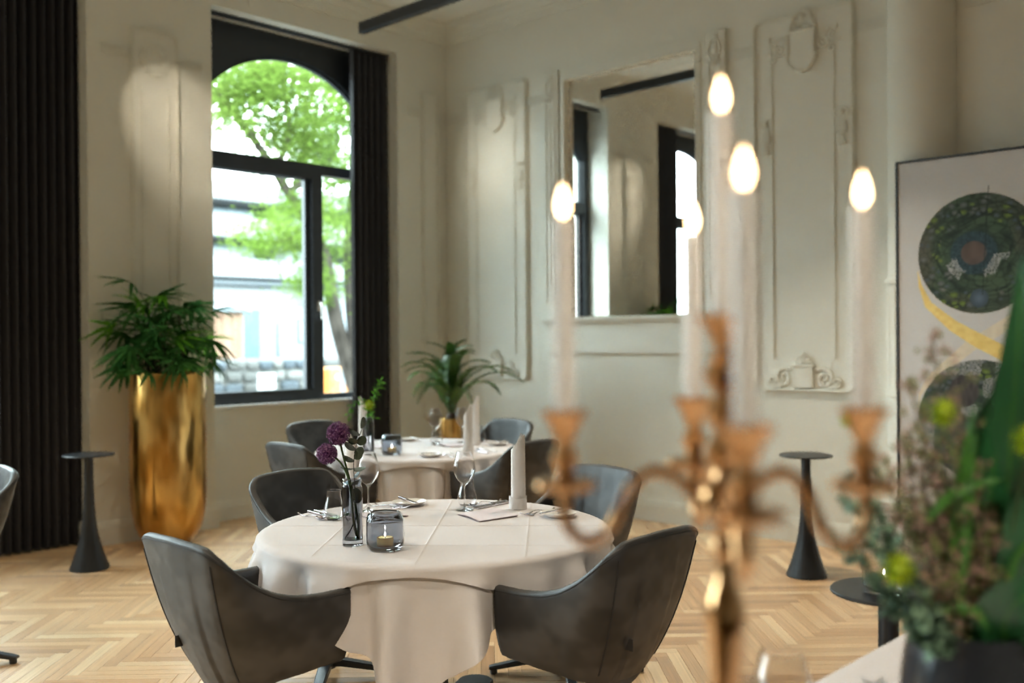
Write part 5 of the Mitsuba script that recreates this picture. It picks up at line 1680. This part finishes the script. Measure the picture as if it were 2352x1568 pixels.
s = thing('bin_shed', 'shed clad in orange-brown larch boards below the white building', 'shed')
obj('frame', rbox(-21.6, -20.53, 9.5, 12.46, GZ, 2.05, 0.02), 'mortar', s, False)
obj('roof', rbox(-21.7, -20.35, 9.4, 12.60, 2.10, 2.24, 0.02), 'post_grey', s, False)
for k in range(21):
    y = 9.52 + k * 0.14
    obj('board', rbox(-20.53, -20.50 + 0.008 * (k % 3), y, y + 0.134, GZ + 0.02, 2.10, 0.004), 'larch', s, False)

# rubble wall: mortar core and single stones
rng = np.random.default_rng(11)
w = thing('stone_wall', 'low rubble stone wall along the pavement across the street', 'wall')
obj('core', rbox(-17.45, -17.04, 4.0, 24.0, GZ, 1.08, 0.02), 'mortar', w, False)
stones = {}
n_st = 0
for row in range(7):
    y = 8.6 + rng.uniform(0, 0.2)
    z = GZ + 0.42 + row * 0.215
    while y < 14.2:
        L = rng.uniform(0.22, 0.48)
        hgt = 0.20 * rng.uniform(0.9, 1.1)
        m = trimesh.creation.icosphere(1, 1.0)
        v = m.vertices; v = np.sign(v) * np.abs(v) ** 0.6
        v = v * [0.10, L / 2 * 0.96, hgt / 2] * (1 + 0.10 * (meshkit.noise(v * 1.7 + n_st) - 0.5)[:, None])
        m.vertices = v; m.apply_translation((-17.05, y + L / 2, z + rng.uniform(-0.01, 0.01)))
        obj('stone', m, ('rubble_stone', 'rubble_stone_blue', 'rubble_stone_pale', 'rubble_stone')[int(rng.integers(4))], w, False)
        y += L; n_st += 1

t = thing('street_sign', 'small white sign before the stone wall', 'sign')
obj('plate', rbox(-16.52, -16.49, 10.33, 10.71, 0.50, 0.815, 0.006), 'sign_white', t, False)
obj('post', tube([(-16.54, 10.52, GZ), (-16.54, 10.52, 0.78)], 0.025, 10), 'post_grey', t, True)
for k in range(4):
    y = 10.41 + k * 0.046
    obj('print_mark', rbox(-16.492, -16.487, y, y + 0.034, 0.645, 0.690, 0.002), 'sign_blue', t, False, label='blurred pale blue print')
t = thing('orange_cabinet', 'orange utility cabinet outside the right pane of the window', 'cabinet')
obj('body', rbox(-15.4, -15.02, 10.87, 11.50, GZ, 0.93, 0.02), 'orange_paint', t, False)
for y0, y1 in ((10.89, 11.15), (11.18, 11.48)):
    k = obj('door', rbox(-15.03, -15.0, y0, y1, GZ + 0.1, 0.86, 0.008), 'orange_paint', t, False)
    obj('label_plate', place(lathe([(0, 0), (0.045, 0), (0.045, 0.006), (0, 0.006)], 18), np.array([[0, 0, 1, -15.001], [1, 0, 0, (y0 + y1) / 2 + 0.05], [0, 1, 0, 0.76], [0, 0, 0, 1.0]])), 'sign_white', k, False)
    obj('lock', rbox(-15.0, -14.985, y0 + 0.06, y0 + 0.085, 0.58, 0.70, 0.004), 'frame_black', k, False)
t = thing('street_post', 'pale post with a small plate outside the right pane of the window', 'post')
obj('pole', tube([(-14.0, 10.44, GZ), (-14.0, 10.44, 2.05)], 0.035, 12), 'post_grey', t, True)
obj('plate', rbox(-14.06, -14.04, 10.46, 10.62, 1.37, 1.86, 0.006), 'post_grey', t, False)


def tree(name, label, trunk, limbs, crowns, seed, n_leaf):
    rng = np.random.default_rng(seed)
    t = thing(name, label, 'tree')
    p = spline(trunk[0], 40)
    obj('trunk', tube(p, np.interp(np.linspace(0, 1, 40), [0, 0.3, 1], trunk[1]), 12), 'bark', t, True)
    for pts, r in limbs:
        q = spline(pts, 26) if len(pts) > 2 else np.linspace(pts[0], pts[1], 12)
        obj('limb', tube(q, np.linspace(r[0], r[1], len(q)), 9), 'bark', t, True)
    V = []
    tot = sum(c[4] for c in crowns)
    for cx, cy, cz, R_, wgt, sq in crowns:
        n = int(n_leaf * wgt / tot)
        ncl = max(n // 26, 1)
        cl = rng.normal(0, 1, (ncl, 3)); cl /= np.linalg.norm(cl, axis=1, keepdims=True)
        cl = cl * (R_ * rng.uniform(0.25, 1.0, (ncl, 1)) ** 0.5) * [1.0, 1, sq] + [cx, cy, cz]
        c = np.repeat(cl, 26, axis=0)
        c = c + rng.normal(0, 0.17, c.shape) * [1, 1, 0.75]
        k = len(c)
        a = rng.normal(0, 1, (k, 3)); a[:, 2] *= 0.5; a /= np.linalg.norm(a, axis=1, keepdims=True)
        b_ = np.cross(a, rng.normal(0, 1, (k, 3))); b_ /= np.linalg.norm(b_, axis=1, keepdims=True)
        L = rng.uniform(0.055, 0.095, (k, 1)); wd = L * 0.42
        V.append(np.stack([c - a * L / 2, c + b_ * wd / 2, c + a * L / 2, c - b_ * wd / 2], 1))
    V = np.vstack(V); k = len(V)
    F = (np.arange(k) * 4)[:, None] + np.array([[0, 1, 2, 0, 2, 3]])
    obj('leaves', trimesh.Trimesh(V.reshape(-1, 3), F.reshape(-1, 3), process=False), 'tree_leaf', t, False, kind='stuff', label='light green spring leaves')


X_ = -13.5
tree('street_tree', 'light green tree whose branches fill the arched window',
     ([(X_, 10.45, GZ), (X_, 10.20, 1.0), (X_, 9.88, 2.02), (X_, 9.72, 2.81), (X_, 9.34, 3.42), (X_, 9.02, 3.81), (X_, 8.47, 4.49), (X_ - 0.1, 8.13, 4.91), (X_ - 0.2, 7.6, 5.6)], [0.17, 0.13, 0.03]),
     [([(X_, 10.35, 0.2), (X_ + 0.1, 10.22, 1.6), (X_, 10.22, 2.76), (X_, 10.28, 3.64), (X_, 10.4, 4.6), (X_, 10.6, 6.0)], (0.13, 0.06)),
      ([(X_, 8.47, 4.49), (X_ + 0.1, 8.24, 4.70), (X_ + 0.2, 7.9, 4.95), (X_ + 0.2, 7.4, 5.25)], (0.05, 0.015)),
      ([(X_, 9.02, 3.81), (X_ + 0.1, 9.35, 4.02), (X_ + 0.1, 9.75, 4.35), (X_, 10.0, 5.0)], (0.06, 0.02)),
      ([(X_, 8.75, 4.15), (X_ + 0.2, 8.9, 4.6), (X_ + 0.2, 8.85, 5.3), (X_ + 0.2, 9.0, 6.2)], (0.05, 0.015)),
      ([(X_, 9.34, 3.42), (X_ + 0.3, 9.0, 3.1), (X_ + 0.5, 8.5, 2.95)], (0.04, 0.012))],
     [(X_, 9.3, 5.2, 1.0, 1.5, 0.8), (X_, 8.2, 5.45, 0.75, 0.9, 0.7), (X_, 10.2, 4.7, 0.9, 1.5, 1.0), (X_ + 0.3, 8.55, 3.0, 0.62, 0.75, 0.5), (X_ + 0.2, 9.2, 3.4, 0.62, 0.9, 0.8), (X_, 10.3, 3.2, 0.7, 0.9, 1.0), (X_ + 0.2, 9.35, 2.35, 0.42, 0.5, 0.8),
      (X_, 8.6, 4.35, 0.5, 0.35, 0.6), (X_, 9.6, 4.3, 0.6, 0.8, 0.8), (X_ - 0.3, 8.9, 6.6, 1.6, 2.0, 0.6), (X_ - 0.3, 11.2, 5.0, 1.3, 1.6, 1.2), (X_, 7.0, 6.2, 1.0, 0.8, 0.5), (X_ + 0.2, 8.0, 5.2, 0.55, 0.9, 0.7), (X_ + 0.1, 8.7, 5.5, 0.6, 1.0, 0.6), (X_ + 0.2, 7.75, 4.75, 0.4, 0.35, 0.6), (X_ + 0.1, 9.0, 4.75, 0.5, 0.8, 0.7), (X_, 9.8, 5.4, 0.7, 1.0, 0.7)], 4, 50000)
tree('street_tree', 'second green tree glimpsed in the mirrored windows',
     ([(-13.0, 3.2, GZ), (-13.0, 3.3, 1.5), (-13.1, 3.2, 3.2), (-13.2, 3.0, 5.5)], [0.16, 0.12, 0.04]),
     [([(-13.0, 3.25, 2.4), (-12.8, 2.7, 3.4), (-12.7, 2.2, 4.2)], (0.06, 0.02)), ([(-13.0, 3.25, 2.6), (-12.9, 3.8, 3.6), (-12.8, 4.3, 4.3)], (0.06, 0.02))],
     [(-13, 3.2, 4.8, 1.3, 1.5, 0.9), (-12.8, 2.2, 4.2, 0.8, 0.7, 0.8), (-12.8, 4.3, 4.2, 0.8, 0.7, 0.8)], 9, 9000)
